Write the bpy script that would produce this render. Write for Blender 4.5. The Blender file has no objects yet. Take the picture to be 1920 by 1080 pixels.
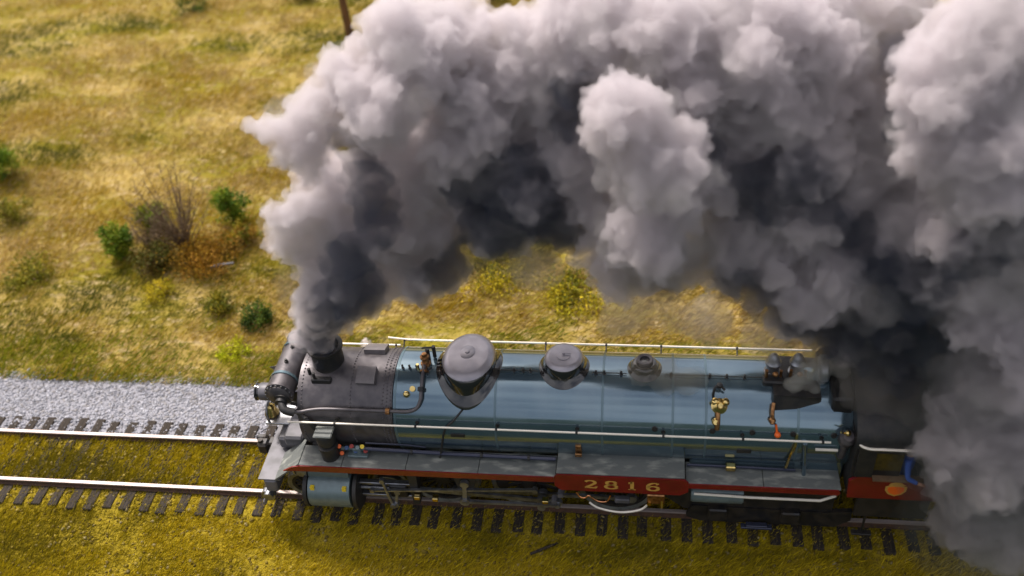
import bpy, bmesh, math, random
import numpy as np
from mathutils import Vector, Matrix

# ------------------------------------------------------------------ camera, sky, sun, exposure
sc = bpy.context.scene
COL = sc.collection
cam = bpy.data.objects.new('camera', bpy.data.cameras.new('camera'))
COL.objects.link(cam)
Rv = Vector((0.989948, 0.117896, -0.078122)).normalized()
Fv = Vector((-0.140363, 0.751278, -0.644887)).normalized()
Uv = Rv.cross(Fv).normalized()
Rv = Fv.cross(Uv).normalized()
CM = Matrix((Rv, Uv, -Fv)).transposed().to_4x4()
CM.translation = (0.0, -13.924, 17.715)
cam.matrix_world = CM
cam.data.sensor_width = 36.0
cam.data.lens = 36.0 * 1800 / 1920
cam.data.clip_end = 6000
cam.data.dof.use_dof = True
cam.data.dof.focus_distance = 20.6
cam.data.dof.aperture_fstop = 0.20
sc.camera = cam

SUN_EL = math.radians(60)
SDX, SDY = -0.74, 0.67
world = bpy.data.worlds.new('World')
sc.world = world
world.use_nodes = True
wn = world.node_tree
sky = wn.nodes.new('ShaderNodeTexSky')
sky.sky_type = 'NISHITA'
sky.sun_disc = False
sky.sun_elevation = SUN_EL
sky.sun_rotation = math.atan2(SDX, SDY)
sky.dust_density = 9.0
sky.air_density = 0.8
# thin broken cloud over the whole sky
wtc = wn.nodes.new('ShaderNodeTexCoord')
wns = wn.nodes.new('ShaderNodeTexNoise')
wns.inputs['Scale'].default_value = 2.6
wns.inputs['Detail'].default_value = 6.0
wn.links.new(wtc.outputs['Generated'], wns.inputs['Vector'])
wmr = wn.nodes.new('ShaderNodeMapRange')
wmr.inputs['From Min'].default_value = .38
wmr.inputs['From Max'].default_value = .62
wmr.inputs['To Min'].default_value = .15
wmr.inputs['To Max'].default_value = .85
wn.links.new(wns.outputs['Fac'], wmr.inputs['Value'])
wmx = wn.nodes.new('ShaderNodeMix')
wmx.data_type = 'RGBA'
wmx.inputs['B'].default_value = (6.4, 6.3, 6.6, 1.0)
wn.links.new(wmr.outputs[0], wmx.inputs['Factor'])
wn.links.new(sky.outputs[0], wmx.inputs['A'])
wn.links.new(wmx.outputs['Result'], wn.nodes['Background'].inputs[0])
wn.nodes['Background'].inputs[1].default_value = 0.13
sun = bpy.data.objects.new('sun', bpy.data.lights.new('sun', 'SUN'))
COL.objects.link(sun)
sun.data.energy = 3.9
sun.data.angle = math.radians(8)
sun.data.color = (1.0, 0.92, 0.86)
_n = math.hypot(SDX, SDY)
sdir = Vector((SDX / _n * math.cos(SUN_EL), SDY / _n * math.cos(SUN_EL), math.sin(SUN_EL)))
sun.rotation_euler = sdir.to_track_quat('Z', 'Y').to_euler()
sc.view_settings.view_transform = 'Standard'
sc.view_settings.look = 'None'
sc.view_settings.exposure = 0.36
sc.view_settings.gamma = 1.0
sc.cycles.use_denoising = True
sc.cycles.volume_bounces = 5
sc.cycles.max_bounces = 10

random.seed(11)
rng = np.random.default_rng(11)
PI = math.pi

# ------------------------------------------------------------------ materials
def rgb(r, g, b):
    return (r, g, b, 1.0)

def mat(name, col, rough=0.5, metal=0.0, col2=None, scale=6.0, amt=0.5, bump=0.0, bscale=30.0, coat=0.0, stretch=(1, 1, 1), rvar=0.0, detail=4.0, lo=0.4, hi=0.62):
    m = bpy.data.materials.new(name)
    m.use_nodes = True
    nt = m.node_tree
    b = nt.nodes['Principled BSDF']
    b.inputs['Base Color'].default_value = rgb(*col)
    b.inputs['Roughness'].default_value = rough
    b.inputs['Metallic'].default_value = metal
    if coat:
        b.inputs['Coat Weight'].default_value = coat
        b.inputs['Coat Roughness'].default_value = 0.06
    tc = nt.nodes.new('ShaderNodeTexCoord')
    mp = nt.nodes.new('ShaderNodeMapping')
    mp.inputs['Scale'].default_value = stretch
    nt.links.new(tc.outputs['Object'], mp.inputs['Vector'])
    if col2 is not None or rvar:
        n = nt.nodes.new('ShaderNodeTexNoise')
        n.inputs['Scale'].default_value = scale
        n.inputs['Detail'].default_value = detail
        nt.links.new(mp.outputs[0], n.inputs['Vector'])
        cr = nt.nodes.new('ShaderNodeMapRange')
        cr.inputs['From Min'].default_value = lo
        cr.inputs['From Max'].default_value = hi
        nt.links.new(n.outputs['Fac'], cr.inputs['Value'])
        if col2 is not None:
            mx = nt.nodes.new('ShaderNodeMix')
            mx.data_type = 'RGBA'
            mx.inputs['A'].default_value = rgb(*col)
            mx.inputs['B'].default_value = rgb(*col2)
            mm = nt.nodes.new('ShaderNodeMath')
            mm.operation = 'MULTIPLY'
            mm.inputs[1].default_value = amt
            nt.links.new(cr.outputs[0], mm.inputs[0])
            nt.links.new(mm.outputs[0], mx.inputs['Factor'])
            nt.links.new(mx.outputs['Result'], b.inputs['Base Color'])
        if rvar:
            r2 = nt.nodes.new('ShaderNodeMapRange')
            r2.inputs['To Min'].default_value = rough
            r2.inputs['To Max'].default_value = rough + rvar
            nt.links.new(cr.outputs[0], r2.inputs['Value'])
            nt.links.new(r2.outputs[0], b.inputs['Roughness'])
    if bump:
        n2 = nt.nodes.new('ShaderNodeTexNoise')
        n2.inputs['Scale'].default_value = bscale
        n2.inputs['Detail'].default_value = 3
        nt.links.new(mp.outputs[0], n2.inputs['Vector'])
        bp = nt.nodes.new('ShaderNodeBump')
        bp.inputs['Strength'].default_value = bump
        bp.inputs['Distance'].default_value = 0.02
        nt.links.new(n2.outputs['Fac'], bp.inputs['Height'])
        nt.links.new(bp.outputs[0], b.inputs['Normal'])
    return m

M = {}
M['jacket'] = mat('boiler_jacket_paint', (.115, .185, .235), .10, .75, (.15, .22, .265), 1.6, .7, bump=.10, bscale=1.3, coat=1.0, rvar=.08, stretch=(1, .5, .5))
M['band'] = mat('boiler_band_paint', (.12, .18, .21), .2, .5)
M['smokebox'] = mat('smokebox_graphite', (.085, .078, .085), .36, .55, (.13, .12, .125), 5, .8, bump=.15, bscale=14, rvar=.15)
M['cover'] = mat('grey_cover_paint', (.17, .155, .16), .45, .2, (.12, .11, .115), 6, .7)
M['black'] = mat('gloss_black_paint', (.012, .012, .013), .07, 0, coat=1.0, rvar=.05, scale=4)
M['crown'] = mat('painted_sky_sheen', (.36, .34, .37), .34, .6, (.28, .265, .29), 3, .7, rvar=.12)  # pale tone paints the sky's reflection onto the dome tops
M['matte'] = mat('sooty_black', (.012, .012, .013), .55, 0, (.03, .026, .022), 6, .7, bump=.2, bscale=25)
M['under'] = mat('oily_frame_black', (.014, .014, .016), .4, .2, (.04, .03, .02), 5, .6, rvar=.2)
M['deck'] = mat('worn_grey_deck', (.11, .12, .115), .6, 0, (.32, .33, .29), 3.2, .8, bump=.25, bscale=22, stretch=(.8, 2.2, 1), detail=7, lo=.5, hi=.72, rvar=.2)
M['deckedge'] = mat('pale_grey_steel', (.125, .122, .138), .5, .1, (.06, .06, .065), 3, .8, detail=7)
M['maroon'] = mat('maroon_enamel', (.17, .007, .010), .25, 0, (.10, .008, .008), 3, .6, coat=.3)
M['gold'] = mat('gold_leaf_paint', (.62, .36, .08), .35, .2)
M['orange'] = mat('orange_enamel', (.85, .14, .015), .35)
M['yellow'] = mat('yellow_paint', (.70, .52, .03), .4)
M['red'] = mat('red_valve_paint', (.25, .02, .015), .5)
M['bluepaint'] = mat('blue_valve_paint', (.03, .07, .18), .5)
M['brass'] = mat('polished_brass', (.72, .55, .22), .16, 1.0, (.55, .38, .12), 9, .6)
M['bronze'] = mat('heat_stained_bronze', (.42, .22, .09), .35, .9, (.20, .09, .04), 14, .9)
M['copper'] = mat('copper_pipe', (.75, .33, .16), .25, 1.0)
M['steel'] = mat('bright_steel', (.34, .35, .38), .42, .9, (.16, .16, .16), 6, .7)
M['railing'] = mat('polished_handrail', (.86, .80, .70), .3, .35)
M['cylinder'] = mat('cylinder_jacket_paint', (.16, .21, .22), .3, .35, (.10, .13, .14), 4, .6, rvar=.1)
M['pipe'] = mat('dark_blue_pipe', (.04, .045, .075), .25, .4)
M['railsteel'] = mat('running_rail_steel', (.40, .34, .32), .48, .6, (.28, .22, .19), 1.5, .5, stretch=(.15, 4, 1))
M['railrust'] = mat('rail_rust', (.09, .045, .025), .8, 0, (.05, .03, .02), 9, .8)
M['tie'] = mat('creosote_sleeper', (.015, .011, .008), .95, 0, (.06, .045, .03), 5, .6, bump=.5, bscale=18, stretch=(6, .8, 3))
M['coal'] = mat('coal', (.012, .012, .013), .4, 0, bump=.5, bscale=10)
M['glass'] = mat('dark_cab_glass', (.01, .012, .014), .05, 0, coat=1)
M['wood'] = mat('weathered_timber', (.16, .10, .05), .85, 0, (.08, .05, .03), 6, .7)
M['bark'] = mat('orange_pine_bark', (.19, .09, .03), .9, 0, (.09, .045, .02), 7, .8, bump=.6, bscale=16, stretch=(1, 1, .3))
M['twig'] = mat('grey_brown_twigs', (.15, .10, .055), .9)
M['skin'] = mat('skin', (.45, .25, .17), .5)
M['denim'] = mat('blue_work_jacket', (.03, .09, .38), .8, bump=.2, bscale=60)
M['rock'] = mat('pale_boulder', (.40, .36, .33), .9, 0, (.22, .19, .16), 5, .8, bump=.5, bscale=14)
M['hill'] = mat('dark_forest', (.03, .045, .03), .95, 0, (.05, .06, .03), .08, .9)

def tint_mat(name, rough=.8, trans=0.0):
    m = bpy.data.materials.new(name)
    m.use_nodes = True
    nt = m.node_tree
    b = nt.nodes['Principled BSDF']
    b.inputs['Roughness'].default_value = rough
    b.inputs['Specular IOR Level'].default_value = .2
    a = nt.nodes.new('ShaderNodeAttribute')
    a.attribute_name = 'tint'
    nt.links.new(a.outputs['Color'], b.inputs['Base Color'])
    if trans:
        t = nt.nodes.new('ShaderNodeBsdfTranslucent')
        nt.links.new(a.outputs['Color'], t.inputs['Color'])
        mx = nt.nodes.new('ShaderNodeMixShader')
        mx.inputs[0].default_value = trans
        nt.links.new(b.outputs[0], mx.inputs[1])
        nt.links.new(t.outputs[0], mx.inputs[2])
        nt.links.new(mx.outputs[0], nt.nodes['Material Output'].inputs['Surface'])
    return m
M['leaf'] = tint_mat('leaf', .7, .35)
M['blade'] = tint_mat('grass_blade', .8, .3)
M['stone'] = tint_mat('ballast_stone', .85)

def volume_mat(name, col, dens, aniso=.15):
    m = bpy.data.materials.new(name)
    m.use_nodes = True
    n = m.node_tree
    n.nodes.clear()
    out = n.nodes.new('ShaderNodeOutputMaterial')
    pv = n.nodes.new('ShaderNodeVolumePrincipled')
    pv.inputs['Color'].default_value = rgb(*col)
    pv.inputs['Density'].default_value = dens
    pv.inputs['Anisotropy'].default_value = aniso
    n.links.new(pv.outputs[0], out.inputs['Volume'])
    return m

# ------------------------------------------------------------------ mesh helpers
def link(name, me, parent=None, material=None):
    o = bpy.data.objects.new(name, me)
    COL.objects.link(o)
    if material is not None:
        me.materials.append(M[material] if isinstance(material, str) else material)
    if parent is not None:
        o.parent = parent
    return o

def tag(o, label=None, cat=None, group=None, kind=None):
    if label: o['label'] = label
    if cat: o['category'] = cat
    if group: o['group'] = group
    if kind: o['kind'] = kind
    return o

def empty(name, loc=(0, 0, 0)):
    o = bpy.data.objects.new(name, None)
    o.location = loc
    COL.objects.link(o)
    return o

def frame(axis):
    w = Vector(axis).normalized()
    u = Vector((0, 0, 1)) if abs(w.z) < .9 else Vector((1, 0, 0))
    u = (u - w * u.dot(w)).normalized()
    return u, w.cross(u), w

class MB:
    def __init__(s):
        s.v = []
        s.f = []
    def add(s, v, f):
        k = len(s.v)
        s.v += [tuple(p) for p in v]
        s.f += [tuple(i + k for i in q) for q in f]
        return s
    def box(s, x0, x1, y0, y1, z0, z1):
        return s.add([(x0, y0, z0), (x1, y0, z0), (x1, y1, z0), (x0, y1, z0), (x0, y0, z1), (x1, y0, z1), (x1, y1, z1), (x0, y1, z1)],
                     [(0, 3, 2, 1), (4, 5, 6, 7), (0, 1, 5, 4), (1, 2, 6, 5), (2, 3, 7, 6), (3, 0, 4, 7)])
    def cbox(s, x0, x1, y0, y1, z0, z1, c=.015):
        vs = []
        for sx, X in ((1, x0), (-1, x1)):
            for sy, Y in ((1, y0), (-1, y1)):
                for sz, Z in ((1, z0), (-1, z1)):
                    vs += [(X, Y + sy * c, Z + sz * c), (X + sx * c, Y, Z + sz * c), (X + sx * c, Y + sy * c, Z)]
        bm = bmesh.new()
        for p in vs: bm.verts.new(p)
        bmesh.ops.convex_hull(bm, input=bm.verts)
        bm.verts.index_update()
        s.add([v.co[:] for v in bm.verts], [[v.index for v in f.verts] for f in bm.faces])
        bm.free()
        return s
    def lathe(s, prof, o=(0, 0, 0), axis=(0, 0, 1), n=24, sx=1.0, sy=1.0):
        u, v, w = frame(axis)
        o = Vector(o)
        rings = []
        vs = []
        fs = []
        for r, h in prof:
            if r < 1e-5:
                rings.append([len(vs)])
                vs.append(o + w * h)
            else:
                ids = []
                for i in range(n):
                    a = 2 * PI * i / n
                    ids.append(len(vs))
                    vs.append(o + u * (r * sx * math.cos(a)) + v * (r * sy * math.sin(a)) + w * h)
                rings.append(ids)
        for A, B in zip(rings, rings[1:]):
            if len(A) == 1 and len(B) == 1: continue
            if len(A) == 1:
                fs += [(A[0], B[i], B[(i + 1) % n]) for i in range(n)]
            elif len(B) == 1:
                fs += [(A[i], A[(i + 1) % n], B[0]) for i in range(n)]
            else:
                fs += [(A[i], A[(i + 1) % n], B[(i + 1) % n], B[i]) for i in range(n)]
        return s.add(vs, fs)
    def cyl(s, p0, p1, r0, r1=None, n=16):
        p0 = Vector(p0); p1 = Vector(p1)
        L = (p1 - p0).length
        r1 = r0 if r1 is None else r1
        return s.lathe([(0, 0), (r0, 0), (r1, L), (0, L)], p0, p1 - p0, n)
    def tube(s, pts, r, n=8):
        pts = [Vector(p) for p in pts]
        u = None
        vs = []; fs = []
        rr = r if isinstance(r, (list, tuple)) else [r] * len(pts)
        for k, p in enumerate(pts):
            t = (pts[min(k + 1, len(pts) - 1)] - pts[max(k - 1, 0)]).normalized()
            if u is None:
                u = frame(t)[0]
            u = (u - t * u.dot(t)).normalized()
            v = t.cross(u)
            for i in range(n):
                a = 2 * PI * i / n
                vs.append(p + (u * math.cos(a) + v * math.sin(a)) * rr[k])
        for k in range(len(pts) - 1):
            for i in range(n):
                j = (i + 1) % n
                fs.append((k * n + i, k * n + j, (k + 1) * n + j, (k + 1) * n + i))
        fs.append(tuple(range(n))[::-1])
        fs.append(tuple((len(pts) - 1) * n + i for i in range(n)))
        return s.add(vs, fs)
    def ball(s, c, r, n=12, squash=1.0):
        m = n // 2
        return s.lathe([(r * math.sin(PI * i / m), -r * squash * math.cos(PI * i / m)) for i in range(m + 1)], c, (0, 0, 1), n)
    def plate(s, poly, y0, y1):
        """polygon in X,Z extruded from y0 to y1"""
        n = len(poly)
        vs = [(x, y0, z) for x, z in poly] + [(x, y1, z) for x, z in poly]
        fs = [tuple(range(n)), tuple(range(2 * n - 1, n - 1, -1))]
        fs += [(i, i + n, (i + 1) % n + n, (i + 1) % n) for i in range(n)]
        return s.add(vs, fs)
    def extx(s, poly, x0, x1):
        """polygon in Y,Z extruded along X"""
        n = len(poly)
        vs = [(x0, y, z) for y, z in poly] + [(x1, y, z) for y, z in poly]
        fs = [tuple(range(n))[::-1], tuple(range(n, 2 * n))]
        fs += [(i, (i + 1) % n, (i + 1) % n + n, i + n) for i in range(n)]
        return s.add(vs, fs)
    def mesh(s, smooth=35, fix=True):
        me = bpy.data.meshes.new('m')
        me.from_pydata(s.v, [], s.f)
        if fix:
            bm = bmesh.new()
            bm.from_mesh(me)
            bmesh.ops.recalc_face_normals(bm, faces=bm.faces)
            bm.to_mesh(me)
            bm.free()
        if smooth:
            me.shade_smooth()
            me.set_sharp_from_angle(angle=math.radians(smooth))
        return me
    def build(s, name, material, parent=None, smooth=35):
        me = s.mesh(smooth)
        me.name = name
        return link(name, me, parent, material)

def bez(pts, k=6):
    """smooth path through points (Catmull-Rom)"""
    P = [Vector(p) for p in pts]
    out = []
    for i in range(len(P) - 1):
        a = P[max(i - 1, 0)]; b = P[i]; c = P[i + 1]; d = P[min(i + 2, len(P) - 1)]
        for j in range(k):
            t = j / k
            out.append(.5 * ((2 * b) + (c - a) * t + (2 * a - 5 * b + 4 * c - d) * t * t + (3 * b - a - 3 * c + d) * t ** 3))
    out.append(P[-1])
    return out

def fast_mesh(name, V, T, tint=None, smooth=False):
    """V (n,3), T (m,3) triangles -> mesh"""
    me = bpy.data.meshes.new(name)
    me.vertices.add(len(V))
    me.vertices.foreach_set('co', np.ascontiguousarray(V, np.float32).ravel())
    m = len(T)
    me.loops.add(m * 3)
    me.loops.foreach_set('vertex_index', np.ascontiguousarray(T, np.int32).ravel())
    me.polygons.add(m)
    me.polygons.foreach_set('loop_start', np.arange(0, 3 * m, 3, dtype=np.int32))
    me.polygons.foreach_set('loop_total', np.full(m, 3, np.int32))
    me.update(calc_edges=True)
    if tint is not None:
        a = me.attributes.new('tint', 'FLOAT_COLOR', 'POINT')
        c = np.ones((len(V), 4), np.float32)
        c[:, :3] = tint
        a.data.foreach_set('color', c.ravel())
    if smooth:
        me.polygons.foreach_set('use_smooth', np.ones(m, bool))
    return me

def ico(sub):
    bm = bmesh.new()
    bmesh.ops.create_icosphere(bm, subdivisions=sub, radius=1)
    bm.verts.index_update()
    V = np.array([v.co[:] for v in bm.verts])
    T = np.array([[v.index for v in f.verts] for f in bm.faces])
    bm.free()
    return V, T

def replicate(V, T, X):
    """X: list of transformed vertex arrays (N, nv, 3)"""
    N, nv, _ = X.shape
    return X.reshape(-1, 3), (T[None] + (np.arange(N) * nv)[:, None, None]).reshape(-1, 3)

_tab = np.random.default_rng(5).random((256, 256))
def vnoise(x, y):
    x = np.asarray(x, float); y = np.asarray(y, float)
    xi = np.floor(x).astype(int); yi = np.floor(y).astype(int)
    fx = x - xi; fy = y - yi
    fx = fx * fx * (3 - 2 * fx); fy = fy * fy * (3 - 2 * fy)
    g = lambda a, b: _tab[a % 256, b % 256]
    return (g(xi, yi) * (1 - fx) + g(xi + 1, yi) * fx) * (1 - fy) + (g(xi, yi + 1) * (1 - fx) + g(xi + 1, yi + 1) * fx) * fy
def fbm(x, y, o=3):
    s = 0; a = .5
    for i in range(o):
        s = s + a * vnoise(x * 2 ** i + 17.3 * i, y * 2 ** i + 9.1 * i)
        a *= .5
    return s / (1 - .5 ** o)

# ------------------------------------------------------------------ ground
_PY = np.array([-2000, -60, -14, -8, -4.2, -3.2, -2.1, -1.5, -1.3, 1.3, 1.55, 2.7, 3.3, 8, 15, 32, 70, 300, 2000.])
_PZ = np.array([-6, -5, -3.2, -2.2, -1.0, -.72, -.42, -.31, -.21, -.21, -.3, -.72, -.78, -.6, -.45, -.1, .6, 6, 30.])
def height(x, y):
    x = np.asarray(x, float); y = np.asarray(y, float)
    h = np.interp(y, _PY, _PZ)
    far = np.clip((y - 2.9) / 2.5, 0, 1)
    h = h + far * ((fbm(x * .35, y * .35) - .5) * .55 + (fbm(x * .07 + 4, y * .09) - .5) * .8)
    return h

def axis(lo, hi, fine0, fine1, step):
    a = [lo]
    x = list(np.arange(fine0, fine1 + 1e-6, step))
    left = []
    d = step; p = fine0
    while p > lo:
        d *= 1.35; p -= d
        left.append(max(p, lo))
    right = []
    d = step; p = fine1
    while p < hi:
        d *= 1.35; p += d
        right.append(min(p, hi))
    return np.array(left[::-1] + x + right)
gx = axis(-2000, 2000, -36, 18, .3)
gy = axis(-2000, 2000, -4.5, 32, .15)
GX, GY = np.meshgrid(gx, gy)
GV = np.stack([GX, GY, height(GX, GY)], -1).reshape(-1, 3)
nx = len(gx)
ii = (np.arange(len(gy) - 1)[:, None] * nx + np.arange(nx - 1)[None]).ravel()
GT = np.concatenate([np.stack([ii, ii + 1, ii + nx + 1], 1), np.stack([ii, ii + nx + 1, ii + nx], 1)])
gm = bpy.data.materials.new('dry_meadow_and_ballast')
gm.use_nodes = True
nt = gm.node_tree
b = nt.nodes['Principled BSDF']
b.inputs['Roughness'].default_value = .95
b.inputs['Specular IOR Level'].default_value = .1
geo = nt.nodes.new('ShaderNodeNewGeometry')
def N(t, **k):
    n = nt.nodes.new(t)
    for a_, v_ in k.items():
        n.inputs[a_].default_value = v_
    return n
mp = N('ShaderNodeMapping'); mp.inputs['Scale'].default_value = (.28, .6, .6)
nt.links.new(geo.outputs['Position'], mp.inputs['Vector'])
n1 = N('ShaderNodeTexNoise', Scale=1.0, Detail=6.0)
nt.links.new(mp.outputs[0], n1.inputs['Vector'])
n2 = N('ShaderNodeTexNoise', Scale=7.0, Detail=6.0)
nt.links.new(mp.outputs[0], n2.inputs['Vector'])
n3 = N('ShaderNodeTexNoise', Scale=30.0, Detail=4.0)
nt.links.new(geo.outputs['Position'], n3.inputs['Vector'])
def mix(a, bb, fac):
    x = nt.nodes.new('ShaderNodeMix'); x.data_type = 'RGBA'
    for s_, v_ in (('A', a), ('B', bb)):
        if isinstance(v_, tuple): x.inputs[s_].default_value = v_
        else: nt.links.new(v_, x.inputs[s_])
    nt.links.new(fac, x.inputs['Factor'])
    return x.outputs['Result']
def ramp(v, lo, hi):
    r = nt.nodes.new('ShaderNodeMapRange')
    r.inputs['From Min'].default_value = lo
    r.inputs['From Max'].default_value = hi
    nt.links.new(v, r.inputs['Value'])
    return r.outputs[0]
c1 = mix(rgb(.34, .25, .075), rgb(.21, .175, .018), ramp(n1.outputs['Fac'], .42, .6))
c2 = mix(c1, rgb(.40, .31, .17), ramp(n2.outputs['Fac'], .52, .7))
sep = nt.nodes.new('ShaderNodeSeparateXYZ')
nt.links.new(geo.outputs['Position'], sep.inputs[0])
near = mix(rgb(.32, .24, .02), rgb(.20, .15, .015), ramp(n3.outputs['Fac'], .4, .6))
wob = nt.nodes.new('ShaderNodeMath'); wob.operation = 'MULTIPLY_ADD'
nt.links.new(n2.outputs['Fac'], wob.inputs[0]); wob.inputs[1].default_value = .8
nt.links.new(sep.outputs['Y'], wob.inputs[2])
grey = mix(rgb(.21, .21, .235), rgb(.31, .31, .34), ramp(n3.outputs['Fac'], .4, .6))
fa = ramp(wob.outputs[0], 1.05, 1.25)
fb = ramp(wob.outputs[0], 3.7, 4.0)
c3 = mix(near, grey, fa)
c4 = mix(c3, c2, fb)
c4 = mix(rgb(.018, .03, .022), c4, ramp(wob.outputs[0], -6.0, -4.6))  # unseen near-side ground made dark, added to deepen the boiler's lower reflections
nt.links.new(c4, b.inputs['Base Color'])
bp = N('ShaderNodeBump', Strength=.7, Distance=.05)
nt.links.new(n3.outputs['Fac'], bp.inputs['Height'])
nt.links.new(bp.outputs[0], b.inputs['Normal'])
ground = link('ground', fast_mesh('ground', GV, GT, smooth=True), None, gm)
tag(ground, 'dry ochre meadow and railway embankment', kind='structure')

# dark wooded hills all round the valley, well away from the line
hv = []; hf = []
K = 240
for i in range(K):
    a = 2 * PI * i / K
    rr = 520 + 80 * math.sin(3 * a + 1)
    top = 70 + 45 * math.sin(5 * a) * math.sin(2 * a + .6) + random.uniform(-6, 6)
    for d, z in ((-140, -12), (-60, top * .55 + random.uniform(-5, 5)), (0, top), (160, -12)):
        hv.append(((rr + d) * math.cos(a), (rr + d) * math.sin(a), z))
for i in range(K):
    j = (i + 1) % K
    for k in range(3):
        hf.append((i * 4 + k, i * 4 + k + 1, j * 4 + k + 1, j * 4 + k))
mb = MB(); mb.add(hv, hf)
tag(mb.build('hills', 'hill'), 'dark wooded hills ringing the valley', kind='structure')

# ------------------------------------------------------------------ railway track
track = tag(empty('railway_track'), 'single railway track with bright steel rails on dark timber sleepers', 'railway track')
RP = [(-.07, -.165), (.07, -.165), (.07, -.15), (.012, -.135), (.012, -.05), (.045, -.035), (.045, -.004), (.038, 0), (-.038, 0), (-.045, -.004), (-.045, -.035), (-.012, -.05), (-.012, -.135), (-.07, -.15)]
for s in (-1, 1):
    y = s * .7525
    mb = MB(); mb.extx([(y + a, z) for a, z in RP], -120, 80)
    ra = mb.build('rail', 'railrust', track, smooth=0)
    ra.data.materials.append(M['railsteel'])
    for p in ra.data.polygons:
        if p.center[2] > -.03: p.material_index = 1
tm = MB(); tm.cbox(-.115, .115, -1.37, 1.37, -.36, -.172, .012)
tie_me = tm.mesh(0)
tie_me.materials.append(M['tie'])
for k in range(-95, 42):
    o = bpy.data.objects.new('sleeper', tie_me)
    COL.objects.link(o)
    o.parent = track
    o.location = (k * .468 + random.uniform(-.03, .03), random.uniform(-.05, .05), random.uniform(-.008, .008))
    o.rotation_euler = (0, 0, random.uniform(-.025, .025))

# ------------------------------------------------------------------ ballast stones and grass (uncountable)
def stones(name, label, n, xr, yr, size, cols, seedk, dens=None):
    g = np.random.default_rng(seedk)
    x = g.uniform(*xr, n); y = g.uniform(*yr, n)
    if dens is not None:
        keep = g.random(n) < dens(x, y)
        x = x[keep]; y = y[keep]; n = len(x)
    V, T = ico(1)
    s = g.uniform(*size, n)
    z = height(x, y) + s * .25 + np.where(np.abs(y) < .68, g.uniform(0, .05, n), 0)
    J = V[None] * (1 + g.uniform(-.3, .3, (n, len(V), 1))) * (g.uniform(.6, 1.25, (n, 1, 3)))
    a = g.uniform(0, 2 * PI, n)
    ca = np.cos(a)[:, None]; sa = np.sin(a)[:, None]
    X = np.stack([J[..., 0] * ca - J[..., 1] * sa, J[..., 0] * sa + J[..., 1] * ca, J[..., 2]], -1) * s[:, None, None]
    X += np.stack([x, y, z], -1)[:, None]
    VV, TT = replicate(V, T, X)
    c = np.array(cols)[g.integers(0, len(cols), n)] * g.uniform(.75, 1.2, (n, 1))
    o = link(name, fast_mesh(name, VV, TT, np.repeat(c, len(V), 0)), None, 'stone')
    return tag(o, label, kind='stuff')
stones('grey_ballast', 'loose pale grey ballast stones along the far rail', 34000, (-36, 9), (.95, 3.7), (.018, .045),
       [(.30, .305, .34), (.24, .245, .27), (.38, .385, .42), (.27, .26, .26)], 21, lambda x, y: 1 - np.clip((y - 3.05 - (fbm(x, y) - .5)) / .5, 0, .9))
stones('ochre_ballast', 'ochre ballast stones between and in front of the rails', 9000, (-24, 14), (-4.4, .7), (.022, .05),
       [(.20, .15, .025), (.14, .10, .02), (.25, .19, .04), (.11, .08, .02), (.22, .18, .08)], 22)

def grass(name, label, x, y, L, w, lean, dirx, diry, cols, seedk, spread=.5, zoff=0.0):
    """one triangle per blade; lean = tip run per length"""
    g = np.random.default_rng(seedk)
    n = len(x)
    z = height(x, y) - .01 + zoff
    a = np.arctan2(diry, dirx) + g.normal(0, spread, n)
    ln = np.clip(lean + g.normal(0, .14, n), 0, .97)
    up = np.sqrt(1 - ln ** 2)
    base = np.stack([x, y, z], -1)
    side = g.uniform(0, 2 * PI, n)
    sd = np.stack([np.cos(side), np.sin(side), np.zeros(n)], -1) * w[:, None]
    dirv = np.stack([np.cos(a) * ln, np.sin(a) * ln, up], -1)
    mid = base + dirv * (L * .55)[:, None] + np.array([0, 0, 1]) * (L * .08)[:, None]
    tip = base + dirv * L[:, None]
    X = np.stack([base - sd, base + sd, mid + sd * .7, tip], 1)
    T = np.array([[0, 1, 2], [0, 2, 3]])
    VV, TT = replicate(X[0], T, X)
    o = link(name, fast_mesh(name, VV, TT, np.repeat(cols, 4, 0)), None, 'blade')
    return tag(o, label, kind='stuff')

def palette(x, y, g, pal, sharp=3.0):
    """pick a colour per blade from patchy noise"""
    k = len(pal)
    q = fbm(x * .22 + 3.1, y * .5 + 7.7, 4)
    q = np.clip((q - .5) * 2.1 + .5 + g.normal(0, .16, len(x)), 0, .999)
    c = np.array(pal)[(q * k).astype(int)]
    return c * g.uniform(.65, 1.2, (len(x), 1)) * np.array([.92, .90, .78])

# meadow beyond the ballast
g = np.random.default_rng(31)
n = 430000
u = g.random(n)
y = 3.25 + 30 * u ** 1.25
x = g.uniform(-1, 1, n)
cx_ = -3 - (y + 1) * .42
hw = 15 + (y - 2.7) * .42
x = cx_ + x * hw
keep = g.random(n) < np.clip(.25 + 1.5 * (fbm(x * .5 + 11, y * .9 + 2, 3) - .28), .12, 1)
x = x[keep]; y = y[keep]
PAL = [(.09, .11, .012), (.17, .17, .012), (.26, .24, .014), (.36, .29, .02), (.43, .32, .05), (.47, .34, .10), (.52, .40, .22), (.48, .34, .13), (.42, .30, .03)]
col = palette(x, y, g, PAL)
strip = (y < 5.2 + (fbm(x * .4, y) - .5) * 2.5)
gr = np.array([(.15, .19, .010), (.22, .23, .010), (.30, .27, .02)])[g.integers(0, 3, len(x))] * g.uniform(.7, 1.2, (len(x), 1))
pick = strip & (g.random(len(x)) < .72)
col[pick] = gr[pick]
L = g.uniform(.14, .34, len(x)) * (.7 + .7 * fbm(x * .6, y * .6))
grass('meadow_grass', 'dry yellow and olive meadow grass bent over by the wind', x, y, L, g.uniform(.006, .013, len(x)), .80, 1, .12, col, 32, .45)

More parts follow.
